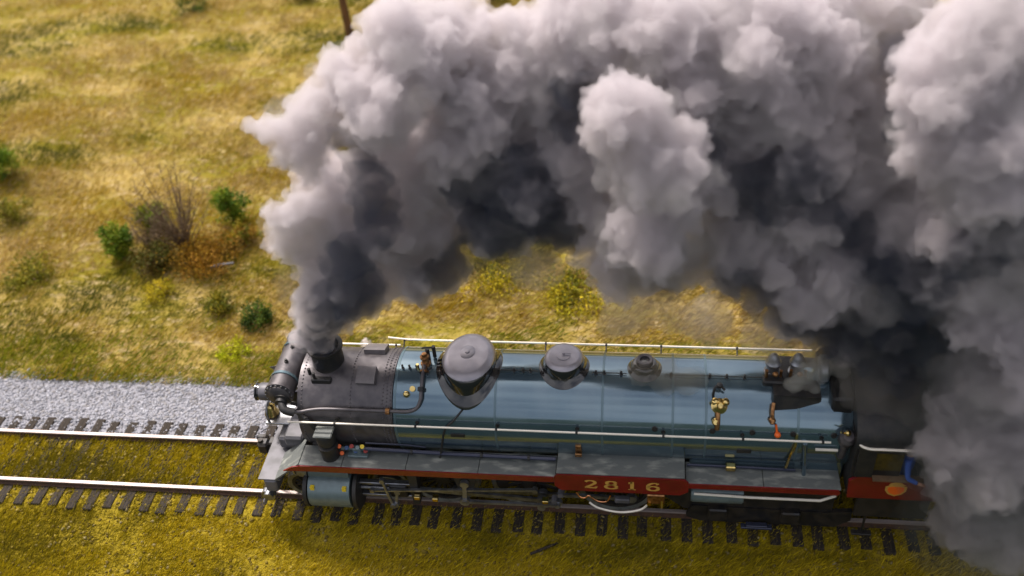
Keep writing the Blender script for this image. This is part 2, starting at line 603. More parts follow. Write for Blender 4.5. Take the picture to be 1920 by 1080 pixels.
# olive yellow weeds on the near shoulder and between the rails
n = 430000
x = g.uniform(-24, 15, n)
y = g.uniform(-5.6, .68, n)
inrail = np.abs(np.abs(y) - .7525) < .05
d = np.where(y > -.75, 1.0, np.where(y > -1.35, .75, 1.0)) * np.clip(.35 + 2 * (fbm(x * 1.2, y * 1.6) - .3), .15, 1)
tied = np.abs(x - np.round(x / .468) * .468) < .125
d = np.where(tied & (y > -1.40), d * np.where(y > -.75, 1.6, .45), d)
keep = (~inrail) & (g.random(n) < d)
x = x[keep]; y = y[keep]
PAL2 = [(.15, .125, .008), (.25, .20, .006), (.36, .285, .008), (.42, .32, .01), (.33, .25, .01), (.48, .38, .03), (.40, .34, .10)]
col = palette(x, y, g, PAL2) * 1.38
L = g.uniform(.08, .22, len(x)) * np.where(y > -.75, 1.15, np.where(y > -1.3, .8, 1.1))
grass('trackside_grass', 'olive yellow weeds on the near shoulder and between the rails', x, y, L, g.uniform(.004, .009, len(x)), .78, .8, .55, col, 33, .4)

# ------------------------------------------------------------------ steam locomotive (front towards -X)
ZB, RB = 2.58, 1.10
def surf(y, r=RB):
    return ZB + math.sqrt(max(r * r - y * y, 0))
def onb(x, ang, r=RB):
    """point on the boiler: ang from straight up, positive towards the near side (-Y)"""
    return Vector((x, -r * math.sin(ang), ZB + r * math.cos(ang)))
loco = tag(empty('steam_locomotive', (0, 0, 0)), 'steam locomotive with glossy blue boiler, graphite smokebox and maroon numbered running board', 'locomotive')

# smokebox
mb = MB()
mb.lathe([(0, -.12), (.35, -.11), (.62, -.06), (.70, 0), (.72, .03), (1.0, .03), (1.06, .05), (1.06, 2.1), (0, 2.1)], (-7.32, 0, ZB), (1, 0, 0), 72)
smokebox = mb.build('smokebox', 'smokebox', loco)
mb = MB()
for xs in (-7.18, -6.12, -5.42, -5.34, -5.26):
    for k in range(-26, 27):
        a = k * .075
        p = onb(xs + random.uniform(-.004, .004), a + (.03 if xs == -5.34 else 0), 1.06)
        nrm = (p - Vector((xs, 0, ZB))).normalized()
        mb.lathe([(.020, -.004), (.017, .010), (.008, .017), (0, .018)], p, nrm, 6)
for k in range(9):
    for a in (.98, 1.04):
        p = onb(-6.05 + k * .06, a, 1.06)
        mb.lathe([(.018, -.004), (.015, .010), (0, .016)], p, (p - Vector((p.x, 0, ZB))).normalized(), 6)
tag(mb.build('rivets', 'smokebox', smokebox), kind='stuff')
for a0, x0, x1, hw in ((.36, -6.00, -5.60, .17), (-.40, -6.0, -5.54, .16)):
    mb = MB()
    seg = 8
    vs = []
    for xx in (x0, x1):
        for rr in (1.05, 1.17):
            for k in range(seg + 1):
                vs.append(onb(xx, a0 - hw + 2 * hw * k / seg, rr))
    m_ = seg + 1
    fs = []
    for k in range(seg):
        fs += [(m_ + k, m_ + k + 1, 3 * m_ + k + 1, 3 * m_ + k), (k, k + 1, m_ + k + 1, m_ + k), (2 * m_ + k, 2 * m_ + k + 1, 3 * m_ + k + 1, 3 * m_ + k)]
    fs += [(0, m_, 3 * m_, 2 * m_), (seg, m_ + seg, 3 * m_ + seg, 2 * m_ + seg)]
    mb.add(vs, fs)
    cv = mb.build('access_cover', 'cover', smokebox)
mb = MB()
for k in range(20):
    a = 2 * PI * k / 20
    mb.lathe([(.03, 0), (.03, -.03), (0, -.032)], (-7.29, .86 * math.sin(a), ZB + .86 * math.cos(a)), (1, 0, 0), 6)
tag(mb.build('door_bolts', 'smokebox', smokebox), kind='stuff')
mb = MB(); mb.tube(bez([(-7.36, .55, ZB - .62), (-7.46, .3, ZB - .2), (-7.46, -.3, ZB - .2), (-7.36, -.55, ZB - .62)]), .02)
mb.build('door_handrail', 'railing', smokebox)

# feedwater heater drum across the front of the smokebox
hx, hz, hr = -7.62, 3.42, .29
mb = MB()
mb.lathe([(0, -.93), (.17, -.92), (.25, -.87), (.25, -.84), (.31, -.83), (.31, -.76), (hr, -.75), (hr, .75), (.31, .76), (.31, .83), (.25, .84), (.25, .87), (.17, .92), (0, .93)], (hx, 0, hz), (0, -1, 0), 40)
heater = mb.build('feedwater_heater', 'smokebox', loco)
mb = MB()
for s in (-1, 1):
    for k in range(16):
        a = 2 * PI * k / 16
        mb.lathe([(.018, 0), (.018, .05), (0, .052)], (hx + .28 * math.cos(a), s * .82, hz + .28 * math.sin(a)), (0, s, 0), 6)
tag(mb.build('heater_bolts', 'steel', heater), kind='stuff')
for yy in (-.45, .45):
    mb = MB(); mb.lathe([(.305, -.035), (.312, -.03), (.312, .03), (.305, .035)], (hx, yy, hz), (0, 1, 0), 40)
    mb.build('heater_strap', 'band', heater)
for yy in (-.15, .30):
    mb = MB(); mb.lathe([(.045, 0), (.045, .05), (.025, .06), (.025, .10), (0, .10)], (hx + .02, yy, hz + .27), (0, 0, 1), 10)
    mb.build('heater_plug', 'matte', heater)
for s in (-1, 1):
    mb = MB(); mb.plate([(-7.95, 3.1), (-7.3, 2.95), (-7.3, 3.25), (-7.85, 3.25)], s * .6 - .02, s * .6 + .02)
    mb.build('heater_bracket', 'matte', heater)
# elbow and feed pipe to the top check valve
mb = MB()
mb.lathe([(.17, 0), (.17, .03), (.12, .05), (.12, .12), (0, .12)], (-7.55, -.9, 3.36), (0, -1, -.15), 16)
mb.tube(bez([(-7.55, -.95, 3.36), (-7.45, -1.12, 3.28), (-7.25, -1.12, 3.2)]), .09, 12)
mb.build('heater_elbow', 'matte', heater)
mb = MB()
mb.tube(bez([(-7.3, -1.12, 3.22), (-7.15, -1.06, 3.16), (-6.9, -1.0, 3.17), (-6.5, -.98, 3.19), (-5.2, -.98, 3.19), (-4.85, -.98, 3.2), (-4.66, -.93, 3.27), (-4.58, -.82, 3.42)], 6)
        + bez([onb(-4.58, .62, 1.17), onb(-4.58, .45, 1.18), onb(-4.58, .25, 1.18), onb(-4.58, .1, 1.17)], 3), .04, 12)
feed = mb.build('feed_pipe', 'smokebox', loco)
for xx in (-5.28,):
    mb = MB(); mb.lathe([(.045, -.05), (.07, -.04), (.07, .04), (.045, .05)], (xx, -.98, 3.19), (1, 0, 0), 10)
    mb.build('pipe_union', 'bronze', feed)
mb = MB(); mb.lathe([(.045, -.05), (.075, -.04), (.075, .04), (.045, .05)], onb(-4.585, .60, 1.17), (0, .6, .5), 10)
mb.build('pipe_flange', 'matte', feed)
# second branch of the heater piping, running down the smokebox
mb = MB(); mb.tube(bez([(-7.3, -.95, 3.1), (-7.12, -1.04, 2.95), (-7.0, -1.10, 2.92), (-6.9, -1.12, 2.6), (-6.9, -1.12, 2.2)]), .055, 10)
mb.build('drain_pipe', 'matte', heater)

# chimney
mb = MB()
prof = [(.52, -.50), (.50, -.36), (.42, -.22), (.36, -.12), (.335, 0), (.33, .25), (.34, .38), (.38, .42), (.38, .47), (.34, .48), (.29, .47), (.28, .1), (.27, -.3), (0, -.3)]
mb.lathe(prof, (-6.72, 0, 3.62), (0, 0, 1), 40)
mb.build('chimney', 'matte', loco)
mb = MB(); mb.cbox(-6.98, -6.55, -.55, -.42, 3.3, 3.6, .02); mb.cyl((-6.75, -.55, 3.38), (-6.75, -.75, 3.2), .05); mb.cyl((-6.9, -.5, 3.6), (-6.9, -.5, 3.75), .03)
mb.build('blower_fitting', 'matte', loco)
mb = MB(); mb.cyl((-7.02, .1, 3.6), (-7.02, .1, 3.86), .05); mb.ball((-7.02, .1, 3.9), .07); mb.cyl((-7.05, -.35, 3.52), (-7.05, -.35, 3.72), .035)
mb.build('smokebox_valve', 'matte', loco)

# boiler jacket with its bands
mb = MB()
mb.lathe([(0, 0), (1.085, 0), (RB, .015), (RB, 8.9), (RB - .02, 9.18), (0, 9.18)], (-5.2, 0, ZB), (1, 0, 0), 96)
boiler = mb.build('boiler_jacket', 'jacket', loco)
for xx in (-5.15, -3.05, -.87, .53, 1.18, 2.95):
    mb = MB(); mb.lathe([(RB - .01, -.028), (RB + .006, -.024), (RB + .006, .024), (RB - .01, .028)], (xx, 0, ZB), (1, 0, 0), 96)
    mb.build('boiler_band', 'band', boiler)
# firebox sides hanging below the barrel
mb = MB(); mb.cbox(.9, 3.95, -1.02, 1.02, .95, 2.3, .05)
mb.build('firebox', 'jacket', loco)
for xx in (.18, 1.31, 2.08, 2.86, 3.63):
    p = onb(xx, 1.18, RB - .005)
    nrm = (p - Vector((xx, 0, ZB))).normalized()
    mb = MB(); mb.lathe([(.058, 0), (.058, .02), (.045, .028), (.040, .012), (0, .010)], p, nrm, 16)
    mb.lathe([(.018, .008), (.018, .035), (0, .036)], p, nrm, 4)
    mb.build('washout_plug', 'under', boiler)
for k, xx in enumerate((-5.05, -4.9, -4.75, -2.7, -2.51, -2.36, -1.02, -.85, -.51, .49, 1.25, 1.58, 1.93)):
    p = onb(xx, .17, RB)
    mb = MB(); mb.lathe([(.035, -.01), (.035, .012), (.014, .02), (.014, .07), (.026, .075), (.026, .10), (0, .105)], p, (0, -.17, 1), 8)
    mb.build('jacket_stud', 'matte', boiler)
for x0, x1 in ((-3.0, -2.2), (-1.1, -.4), (.35, 2.35)):
    mb = MB(); mb.tube([onb(x0, .17, RB + .04), onb((x0 + x1) / 2, .17, RB + .05), onb(x1, .17, RB + .04)], .010, 6)
    mb.build('conduit', 'matte', boiler)
for xx, aa, w_, h_ in ((-3.85, 1.5, .30, .10), (1.95, 1.62, .28, .12)):
    mb = MB()
    p = onb(xx, aa, RB)
    mb.cbox(xx - w_ / 2, xx + w_ / 2, p.y - .015, p.y + .1, p.z - h_ / 2, p.z + h_ / 2, .006)
    mb.build('builder_plate', 'matte', boiler)
mb = MB(); mb.cbox(-1.42, -1.30, -1.14, -1.02, 2.35, 2.52, .01); mb.cbox(-1.43, -1.29, -1.17, -1.05, 2.20, 2.30, .01)
mb.build('step_bracket', 'bronze', boiler)
mb = MB(); mb.tube(bez([onb(-3.72, .95, RB + .03), onb(-3.9, 1.15, RB + .04), onb(-4.1, 1.35, RB + .05), (-4.25, -1.16, 2.2), (-4.3, -1.15, 1.98)], 5), .022, 8)
mb.build('sand_pipe', 'matte', boiler)

# domes
def flange(mb, x0, ax, ay, grow, lift, n=48, m_=6):
    vs = []; fs = []
    for j in range(m_ + 1):
        t = j / m_
        for i in range(n):
            a = 2 * PI * i / n
            y_ = ay * (1 + grow * t) * math.sin(a)
            z_ = surf(y_, RB) + lift * (1 - t) ** 2.2 + .022 * (1 if t < .99 else -.6)
            vs.append((x0 + ax * (1 + grow * t) * math.cos(a), y_, z_))
    for j in range(m_):
        for i in range(n):
            k = (i + 1) % n
            fs.append((j * n + i, j * n + k, (j + 1) * n + k, (j + 1) * n + i))
    mb.add(vs, fs)
def superdome(mb, x0, ax, ay, top, zlow, n=48, round_=.18, knob=None):
    prof = [(1.0, zlow), (1.0, top - round_ * 1.15), (.985, top - round_ * .75), (.94, top - round_ * .42), (.86, top - round_ * .2), (.74, top - round_ * .07), (.70, top - round_ * .055), (.5, top - .012), (.25, top), (0, top + .002)]
    vs = []; rings = []; fs = []
    for r, z in prof:
        if r == 0:
            rings.append([len(vs)]); vs.append((x0, 0, z)); continue
        ids = []
        for i in range(n):
            a = 2 * PI * i / n
            ids.append(len(vs)); vs.append((x0 + ax * r * math.cos(a), ay * r * math.sin(a), z))
        rings.append(ids)
    for A, B in zip(rings, rings[1:]):
        for i in range(n):
            j = (i + 1) % n
            fs.append((A[i], A[j], B[0]) if len(B) == 1 else (A[i], A[j], B[j], B[i]))
    mb.add(vs, fs)
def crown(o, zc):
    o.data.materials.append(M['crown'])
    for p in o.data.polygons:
        if p.center[2] > zc: p.material_index = 1  # upper faces take the pale slot, so the bright top is in the colour
mb = MB(); superdome(mb, -3.66, .58, .75, 3.96, 3.0, round_=.24)
dome = mb.build('steam_dome', 'black', loco, smooth=60)
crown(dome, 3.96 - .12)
mb = MB(); flange(mb, -3.66, .58, .75, .21, .07)
mb.build('dome_flange', 'black', dome, smooth=60)
mb = MB(); mb.lathe([(.19, -.02), (.19, .012), (.165, .022), (.06, .026), (.06, .04), (.045, .045), (0, .046)], (-3.68, .04, 3.955), (0, 0, 1), 32, .85, 1.0)
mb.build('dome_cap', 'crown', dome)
mb = MB(); superdome(mb, -1.68, .42, .44, 4.0, 3.2, round_=.20)
sand = mb.build('sand_dome', 'black', loco, smooth=60)
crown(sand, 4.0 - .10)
mb = MB(); flange(mb, -1.68, .42, .44, .26, .09)
mb.build('dome_flange', 'black', sand, smooth=60)
mb = MB(); mb.lathe([(.14, -.01), (.14, .008), (0, .012)], (-1.68, -.02, 3.998), (0, 0, 1), 28); mb.cyl((-1.68, 0, 3.99), (-1.68, 0, 4.06), .022); mb.box(-1.68, -1.53, -.012, .012, 4.03, 4.05)
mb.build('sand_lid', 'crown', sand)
mb = MB(); superdome(mb, -.04, .27, .27, 3.86, 3.3, round_=.10)
aux = mb.build('auxiliary_dome', 'black', loco, smooth=60)
mb = MB(); flange(mb, -.04, .27, .27, .32, .08)
mb.build('dome_flange', 'black', aux, smooth=60)
mb = MB(); mb.lathe([(.17, -.02), (.17, .05), (.15, .06), (.10, .05), (.09, .0), (0, 0)], (-.04, .02, 3.86), (0, 0, 1), 24)
mb.build('hatch_ring', 'smokebox', aux)

# top check valve
tcv = empty('top_check_valve'); tcv.parent = loco
mb = MB(); mb.lathe([(.11, -.05), (.11, .03), (.075, .05), (.07, .16), (.10, .18), (.10, .22), (.06, .24), (.05, .30), (0, .31)], (-4.58, -.06, 3.68), (0, 0, 1), 16)
mb.cyl((-4.58, -.30, 3.66), (-4.58, -.02, 3.78), .06); mb.lathe([(.10, 0), (.10, .04), (0, .04)], (-4.58, -.30, 3.655), (0, .9, .4), 14)
mb.build('valve_body', 'bronze', tcv)
mb = MB(); mb.cyl((-4.55, .1, 3.66), (-4.55, .1, 3.95), .045); mb.tube(bez([(-4.66, .1, 3.98), (-4.55, .1, 4.0), (-4.42, .12, 3.98)]), .02); mb.cyl((-4.42, .14, 3.7), (-4.42, .14, 4.0), .04)
mb.build('spindle', 'matte', tcv)
mb = MB(); mb.cyl((-4.72, -.2, 3.64), (-4.72, -.2, 3.80), .03); mb.ball((-4.9, -.72, 3.44), .075); mb.lathe([(.06, 0), (.06, .03), (0, .03)], (-4.78, -.62, 3.5), (0, -.6, .8), 12)
mb.build('drain_cock', 'brass', tcv)

# handrails
def handrail(pts, posts, ys, zs):
    mb = MB(); mb.tube(pts, .023, 8)
    h = mb.build('handrail', 'railing', loco)
    for xx in posts:
        mb = MB()
        top = Vector((xx, ys, zs))
        base = Vector((0, 0, ZB)); base.x = xx
        dv = (Vector((xx, ys, zs)) - base).normalized()
        mb.cyl(base + dv * 1.05, top, .016, .016, 8); mb.ball(top, .036, 8); mb.lathe([(.045, 0), (.045, .03), (0, .03)], base + dv * 1.085, dv, 8)
        mb.build('handrail_post', 'matte', h)
handrail([(-7.42, -1.20, 3.0), (-4, -1.2, 3.0), (0, -1.2, 3.0), (3.55, -1.20, 3.0)], (-6.4, -4.68, -3.0, -1.37, .35, 1.89, 3.4), -1.2, 3.0)
handrail([(-7.2, 1.2, 2.98), (-5.5, 1.2, 2.98)], (-7.0, -5.6), 1.2, 2.98)
handrail([(-5.75, 1.2, 3.21), (-5.3, 1.2, 3.16), (0, 1.2, 3.15), (3.45, 1.2, 3.14)], (-5.38, -2.2, -.88, .3, 1.9), 1.2, 3.15)

# brass valve on the boiler shoulder
chk = empty('side_check_valve'); chk.parent = loco
p = onb(1.43, .72, RB)
nrm = (p - Vector((1.43, 0, ZB))).normalized()
mb = MB(); mb.lathe([(.16, -.02), (.16, .03), (.11, .06), (.10, .16), (.14, .19), (.14, .25), (.07, .30), (.05, .36), (0, .37)], p, nrm, 20)
mb.build('valve_body', 'brass', chk)
for dx in (-.09, .10):
    mb = MB(); mb.lathe([(.075, -.02), (.085, .03), (.06, .08), (0, .10)], p + nrm * .20 + Vector((dx, .05, .05)), (dx, -.3, 1), 14)
    mb.build('valve_cap', 'brass', chk)
mb = MB(); mb.lathe([(.06, 0), (.06, .05), (.04, .06), (0, .06)], p + Vector((0, .25, .30)), (0, 0, 1), 10); mb.tube(bez([p + Vector((-.12, .12, .05)), p + Vector((-.1, .2, .28)), p + Vector((.0, .25, .33)), p + Vector((.1, .2, .25))]), .025)
mb.build('valve_yoke', 'matte', chk)
mb = MB(); mb.tube([p + nrm * .1 + Vector((-.03, -.05, -.06)), onb(1.40, 1.0, 1.2), onb(1.39, 1.12, 1.15)], .05, 10)
mb.build('valve_elbow', 'bronze', chk)
mb = MB(); mb.lathe([(.075, 0), (.08, .06), (.05, .10), (0, .10)], onb(1.36, .98, 1.14), (0, -1, .6), 12)
mb.build('valve_bonnet', 'brass', chk)

# safety valves, steam turret and whistle ahead of the cab
for xx, yy in ((2.48, 0.0), (2.95, .02)):
    mb = MB()
    mb.lathe([(.17, -.1), (.17, .05), (.13, .08), (.12, .22), (.16, .25), (.16, .30), (.13, .33), (.115, .40), (.075, .48), (.03, .52), (0, .525)], (xx, yy, 3.66), (0, 0, 1), 20)
    sv = mb.build('safety_valve', 'steel', loco)
    mb = MB(); mb.lathe([(.19, -.12), (.19, -.04), (.17, -.03)], (xx, yy, 3.70), (0, 0, 1), 20); mb.cbox(xx - .2, xx + .2, yy - .35, yy - .1, 3.5, 3.74, .03)
    mb.build('valve_seat', 'matte', sv)
    mb = MB(); mb.cyl((xx - .14, yy - .2, 3.70), (xx - .14, yy - .2, 3.92), .035); mb.cyl((xx + .14, yy - .18, 3.70), (xx + .14, yy - .18, 3.90), .03); mb.ball((xx + .03, yy - .23, 3.84), .06)
    mb.build('valve_fitting', 'bronze', sv)
mb = MB()
mb.add([(2.46, -.66, 3.70), (3.36, -.66, 3.66), (2.46, -.80, 3.25), (2.46, .45, 3.70), (3.36, .45, 3.66), (2.46, .45, 3.2), (3.36, .45, 3.3), (3.36, -.66, 3.55)],
       [(0, 1, 4, 3), (0, 2, 7, 1), (0, 3, 5, 2), (1, 7, 6, 4), (3, 4, 6, 5), (2, 5, 6, 7)])
turret = mb.build('turret_casing', 'matte', loco, smooth=0)
mb = MB(); mb.tube(bez([(2.46, -.72, 3.55), (2.44, -.86, 3.42), (2.45, -.93, 3.28)]), .04); mb.lathe([(.06, 0), (.075, .05), (.04, .12), (0, .12)], (2.44, -.90, 3.30), (0, -.8, -.4), 12)
mb.build('drain_valve', 'bronze', turret)
mb = MB(); mb.cyl((2.52, -.97, 3.2), (2.55, -1.03, 3.02), .022); mb.ball((2.56, -1.06, 3.0), .065)
mb.build('valve_wheel', 'orange', turret)
mb = MB(); mb.lathe([(.02, 0), (.24, .01), (.27, .05), (.27, .16), (.22, .2), (0, .2)], (3.34, -.05, 3.86), (1, 0, .1), 24)
mb.build('whistle_housing', 'steel', loco)
mb = MB(); mb.lathe([(.10, -.2), (.10, .02), (.14, .05), (.14, .35), (.09, .40), (.02, .42), (0, .42)], (3.45, .28, 3.70), (0, 0, 1), 16)
mb.build('whistle', 'brass', loco)
mb = MB(); mb.cbox(3.56, 3.98, -.75, .75, 3.2, 3.74, .05)
mb.build('turret_box', 'matte', loco)
mb = MB(); mb.lathe([(.16, 0), (.16, .22), (.10, .3), (0, .3)], (3.86, -1.06, 2.92), (0, -.5, 1), 14); mb.cyl((3.86, -1.1, 2.9), (3.8, -1.12, 2.5), .07)
mb.build('steam_manifold', 'smokebox', loco)
mb = MB(); mb.ball((3.84, -1.16, 3.24), .06); mb.cyl((3.84, -1.14, 3.2), (3.70, -1.18, 3.28), .02)
mb.build('manifold_cock', 'brass', loco)
mb = MB(); mb.tube(bez([onb(2.93, 1.18, 1.13), onb(2.91, 1.4, 1.14), onb(2.85, 1.62, 1.14), (2.80, -1.12, 2.1)]), .03)
mb.build('gauge_pipe', 'brass', loco)
mb = MB(); mb.tube([(3.09, -1.14, 2.86), (3.14, -1.16, 2.3), (3.16, -1.16, 1.95)], .045, 10)
mb.build('vertical_pipe', 'jacket', loco)
mb = MB(); mb.tube([(3.3, -1.15, 2.72), (3.72, -1.15, 2.72)], .03)
mb.build('grab_bar', 'railing', loco)

# running boards
def deck(x0, x1, z, y0=-1.5, y1=-1.0, m='deck', name='running_board'):
    mb = MB(); mb.cbox(x0, x1, y0, y1, z - .045, z, .008)
    return mb.build(name, m, loco, smooth=0)
for s in (1, -1):
    for x0, x1 in ((-7.35, -6.4), (-6.39, -5.0), (-4.99, -3.45), (-3.44, -1.82)):
        a, b_ = (-1.5, -.95) if s == 1 else (.95, 1.5)
        deck(x0, x1, 1.97, a, b_)
    deck(-1.80, .80, 2.10, a, b_)
    for x0, x1 in ((.82, 2.35), (2.36, 3.85)):
        deck(x0, x1, 1.95, a, b_)
for s in (-1, 1):
    yo, yi = s * 1.525, s * 1.49
    val = empty('maroon_valance'); val.parent = loco
    mb = MB(); mb.plate([(-7.72, 1.76), (-7.35, 1.78), (-1.86, 1.80), (-1.86, 1.955), (-7.30, 1.955), (-7.5, 1.90)], yo, yi)
    mb.build('stripe', 'maroon', val, smooth=0)
    mb = MB(); mb.plate([(.885, 1.80), (3.80, 1.79), (3.84, 1.86), (3.80, 1.94), (.885, 1.935)], yo, yi)
    mb.build('stripe', 'maroon', val, smooth=0)
    mb = MB(); mb.plate([(-1.85, 1.70), (-1.72, 1.56), (.72, 1.56), (.88, 1.68), (.88, 1.96), (.80, 2.05), (-1.78, 2.05), (-1.85, 1.97)], yo, yi)
    pan = mb.build('number_panel', 'maroon', val, smooth=0)
    # numerals 2816, drawn as thick and thin strokes with serifs
    W, H = .27, .26
    def stroke(mb, pts, ws, yy):
        pts = [Vector((p[0], 0, p[1])) for p in pts]
        vs = []
        for k, p in enumerate(pts):
            t = (pts[min(k + 1, len(pts) - 1)] - pts[max(k - 1, 0)]).normalized()
            n_ = Vector((-t.z, 0, t.x))
            w_ = ws[k] if isinstance(ws, (list, tuple)) else ws
            for sg in (-1, 1):
                q = p + n_ * (w_ * sg / 2)
                vs.append((q.x, yy, q.z))
        mb.add(vs, [(2 * k, 2 * k + 1, 2 * k + 3, 2 * k + 2) for k in range(len(pts) - 1)])
    def arc(cx, cz, rx, rz, a0, a1, n_=14):
        return [(cx + rx * math.cos(math.radians(a0 + (a1 - a0) * k / n_)), cz + rz * math.sin(math.radians(a0 + (a1 - a0) * k / n_))) for k in range(n_ + 1)]
    def wts(pts, thick=.075, thin=.03):
        out = []
        for k in range(len(pts)):
            a = pts[max(k - 1, 0)]; c = pts[min(k + 1, len(pts) - 1)]
            dx, dz = c[0] - a[0], c[1] - a[1]
            L_ = math.hypot(dx, dz) + 1e-9
            out.append(thin + (thick - thin) * abs(dz) / L_)
        return out
    def digit(ch, x0, z0, mirror):
        mb = MB()
        P = []
        if ch == '2':
            P = [arc(.13, .185, .10, .06, 160, -40), [(.207, .147), (.13, .085), (.035, .025)], [(.02, .018), (.25, .018), (.25, .06)]]
        elif ch == '8':
            P = [arc(.135, .192, .088, .055, 0, 360, 20), arc(.135, .072, .112, .06, 0, 360, 20)]
        elif ch == '1':
            P = [[(.135, .0), (.135, .26)], [(.06, .012), (.21, .012)], [(.06, .215), (.10, .225), (.135, .25)]]
        elif ch == '6':
            P = [arc(.135, .078, .105, .066, 0, 360, 20), arc(.175, .13, .145, .118, 75, 190), [(.21, .235), (.235, .205)]]
        for pts in P:
            ws = wts(pts)
            q = [((x0 + (W - a if mirror else a)), z0 + c) for a, c in pts]
            stroke(mb, q, ws, 0)
        return mb
    yy = yo + s * .004
    seq = '2816' if s == -1 else '6182'
    for k, ch in enumerate(seq):
        mb = digit(ch, -1.24 + k * .425, 1.67, s == 1)
        me = mb.mesh(0, fix=False)
        o = link('numeral', me, pan, 'gold')
        o.location = (0, yy, 0)
# pale edge along the front drop of the running board
mb = MB(); mb.add([(-7.34, -1.5, 1.99), (-7.34, -.75, 1.99), (-8.0, -.75, 1.42), (-8.0, -1.5, 1.42), (-7.34, -1.5, 1.94), (-7.34, -.75, 1.94), (-8.0, -.75, 1.37), (-8.0, -1.5, 1.37)],
                  [(0, 1, 2, 3), (4, 7, 6, 5), (0, 3, 7, 4), (1, 5, 6, 2), (2, 6, 7, 3), (0, 4, 5, 1)])
fa_me = mb.mesh(0)
fa_me.materials.append(M['deck'])
for s in (1, -1):
    o = bpy.data.objects.new('front_apron', fa_me); COL.objects.link(o); o.parent = loco
    o.scale = (1, s, 1)
# pilot beam, pilot bars, coupler, steps
mb = MB(); mb.cbox(-8.30, -8.02, -1.48, 1.48, .95, 1.32, .03)
beam = mb.build('pilot_beam', 'deckedge', loco, smooth=0)
mb = MB(); mb.cbox(-8.42, -7.9, -1.46, 1.46, 1.33, 1.36, .006)
mb.build('beam_deck', 'deckedge', beam, smooth=0)
for k in range(-9, 10):
    yb = k * .145
    mb = MB(); mb.tube([(-8.26, yb, 1.0), (-8.42, yb * .97, .62), (-8.62 - .12 * (1 - abs(k) / 9), yb * .94, .22)], .032, 6)
    mb.build('pilot_bar', 'deckedge', beam)
mb = MB(); mb.tube([(-8.62, -1.24, .2), (-8.74, 0, .19), (-8.62, 1.24, .2)], .05, 8)
mb.build('pilot_foot_rail', 'deckedge', beam)
mb = MB(); mb.cyl((-8.3, -1.52, .80), (-8.3, -1.1, .80), .11, n=18); mb.cyl((-8.35, -1.42, .72), (-8.35, -1.3, .72), .16, n=18)
mb.build('buffer_step', 'steel', beam)
mb = MB(); mb.cbox(-8.75, -8.2, -.13, .13, .72, .95, .04); mb.cbox(-8.98, -8.7, -.22, .05, .66, 1.0, .06); mb.cbox(-9.08, -8.8, .02, .20, .70, .96, .05); mb.cyl((-8.9, -.1, .62), (-8.9, -.1, 1.06), .06, n=12)
mb.build('coupler', 'under', loco)
mb = MB(); mb.tube(bez([(-8.35, -.35, .95), (-8.5, -.38, .6), (-8.6, -.25, .45), (-8.66, -.2, .5)]), .03)
mb.build('air_hose', 'matte', loco)
# flag-shaped corner plate at the far end of the beam
mb = MB(); mb.add([(-8.95, 1.42, 1.92), (-8.35, 1.25, 2.2), (-8.30, 1.35, 1.5), (-8.95, 1.45, 1.90), (-8.35, 1.28, 2.18), (-8.30, 1.38, 1.48)], [(0, 1, 2), (3, 5, 4), (0, 3, 4, 1), (1, 4, 5, 2), (2, 5, 3, 0)])
mb.build('corner_plate', 'deckedge', loco, smooth=0)
mb = MB(); mb.cyl((-8.2, 1.3, 1.3), (-8.3, 1.33, 1.9), .025)
mb.build('plate_stay', 'matte', loco)
# headlight and bell
mb = MB(); mb.lathe([(.0, .42), (.17, .42), (.19, .36), (.19, .02), (.21, 0), (.21, -.03), (.17, -.03), (.16, .02), (0, .05)], (-8.56, 0, 2.60), (1, 0, 0), 28)
hl = mb.build('headlight', 'black', loco)
mb = MB(); mb.lathe([(.0, 0), (.15, .0), (.15, .01), (0, .01)], (-8.57, 0, 2.60), (1, 0, 0), 24)
mb.build('lens', 'glass', hl)
mb = MB(); mb.lathe([(.195, -.1), (.2, -.09), (.2, .16), (.195, .17)], (-8.40, 0, 2.60), (1, 0, 0), 28)
mb.build('headlight_hood', 'deckedge', hl)
mb = MB(); mb.cbox(-8.3, -7.42, -.12, .12, 2.36, 2.42, .01); mb.plate([(-8.2, 2.37), (-7.42, 2.0), (-7.42, 2.37)], -.02, .02)
mb.build('headlight_bracket', 'matte', hl, smooth=0)
mb = MB(); mb.lathe([(.17, -.02), (.165, .02), (.12, .10), (.105, .2), (.06, .26), (0, .28)], (-8.42, 0, 1.92), (0, 0, 1), 24)
bell = mb.build('bell', 'brass', loco)
mb = MB(); mb.tube(bez([(-8.42, -.24, 1.85), (-8.42, -.24, 2.1), (-8.42, -.12, 2.24), (-8.42, .12, 2.24), (-8.42, .24, 2.1), (-8.42, .24, 1.85)]), .03); mb.cbox(-8.5, -7.6, -.28, .28, 1.80, 1.86, .01)
mb.build('bell_yoke', 'steel', bell)
mb = MB(); mb.cbox(-8.15, -7.45, -.62, .62, 1.40, 1.75, .05); mb.cbox(-7.9, -7.45, -.8, .8, 1.7, 2.0, .05)
mb.build('front_platform', 'deckedge', loco)
mb = MB(); mb.cbox(-7.34, 3.9, -.62, .62, .75, 1.7, .05)
mb.build('main_frame', 'under', loco, smooth=0)
mb = MB(); mb.cbox(-7.3, -5.9, -.9, .9, 1.2, 2.0, .1)
mb.build('cylinder_saddle', 'under', loco)

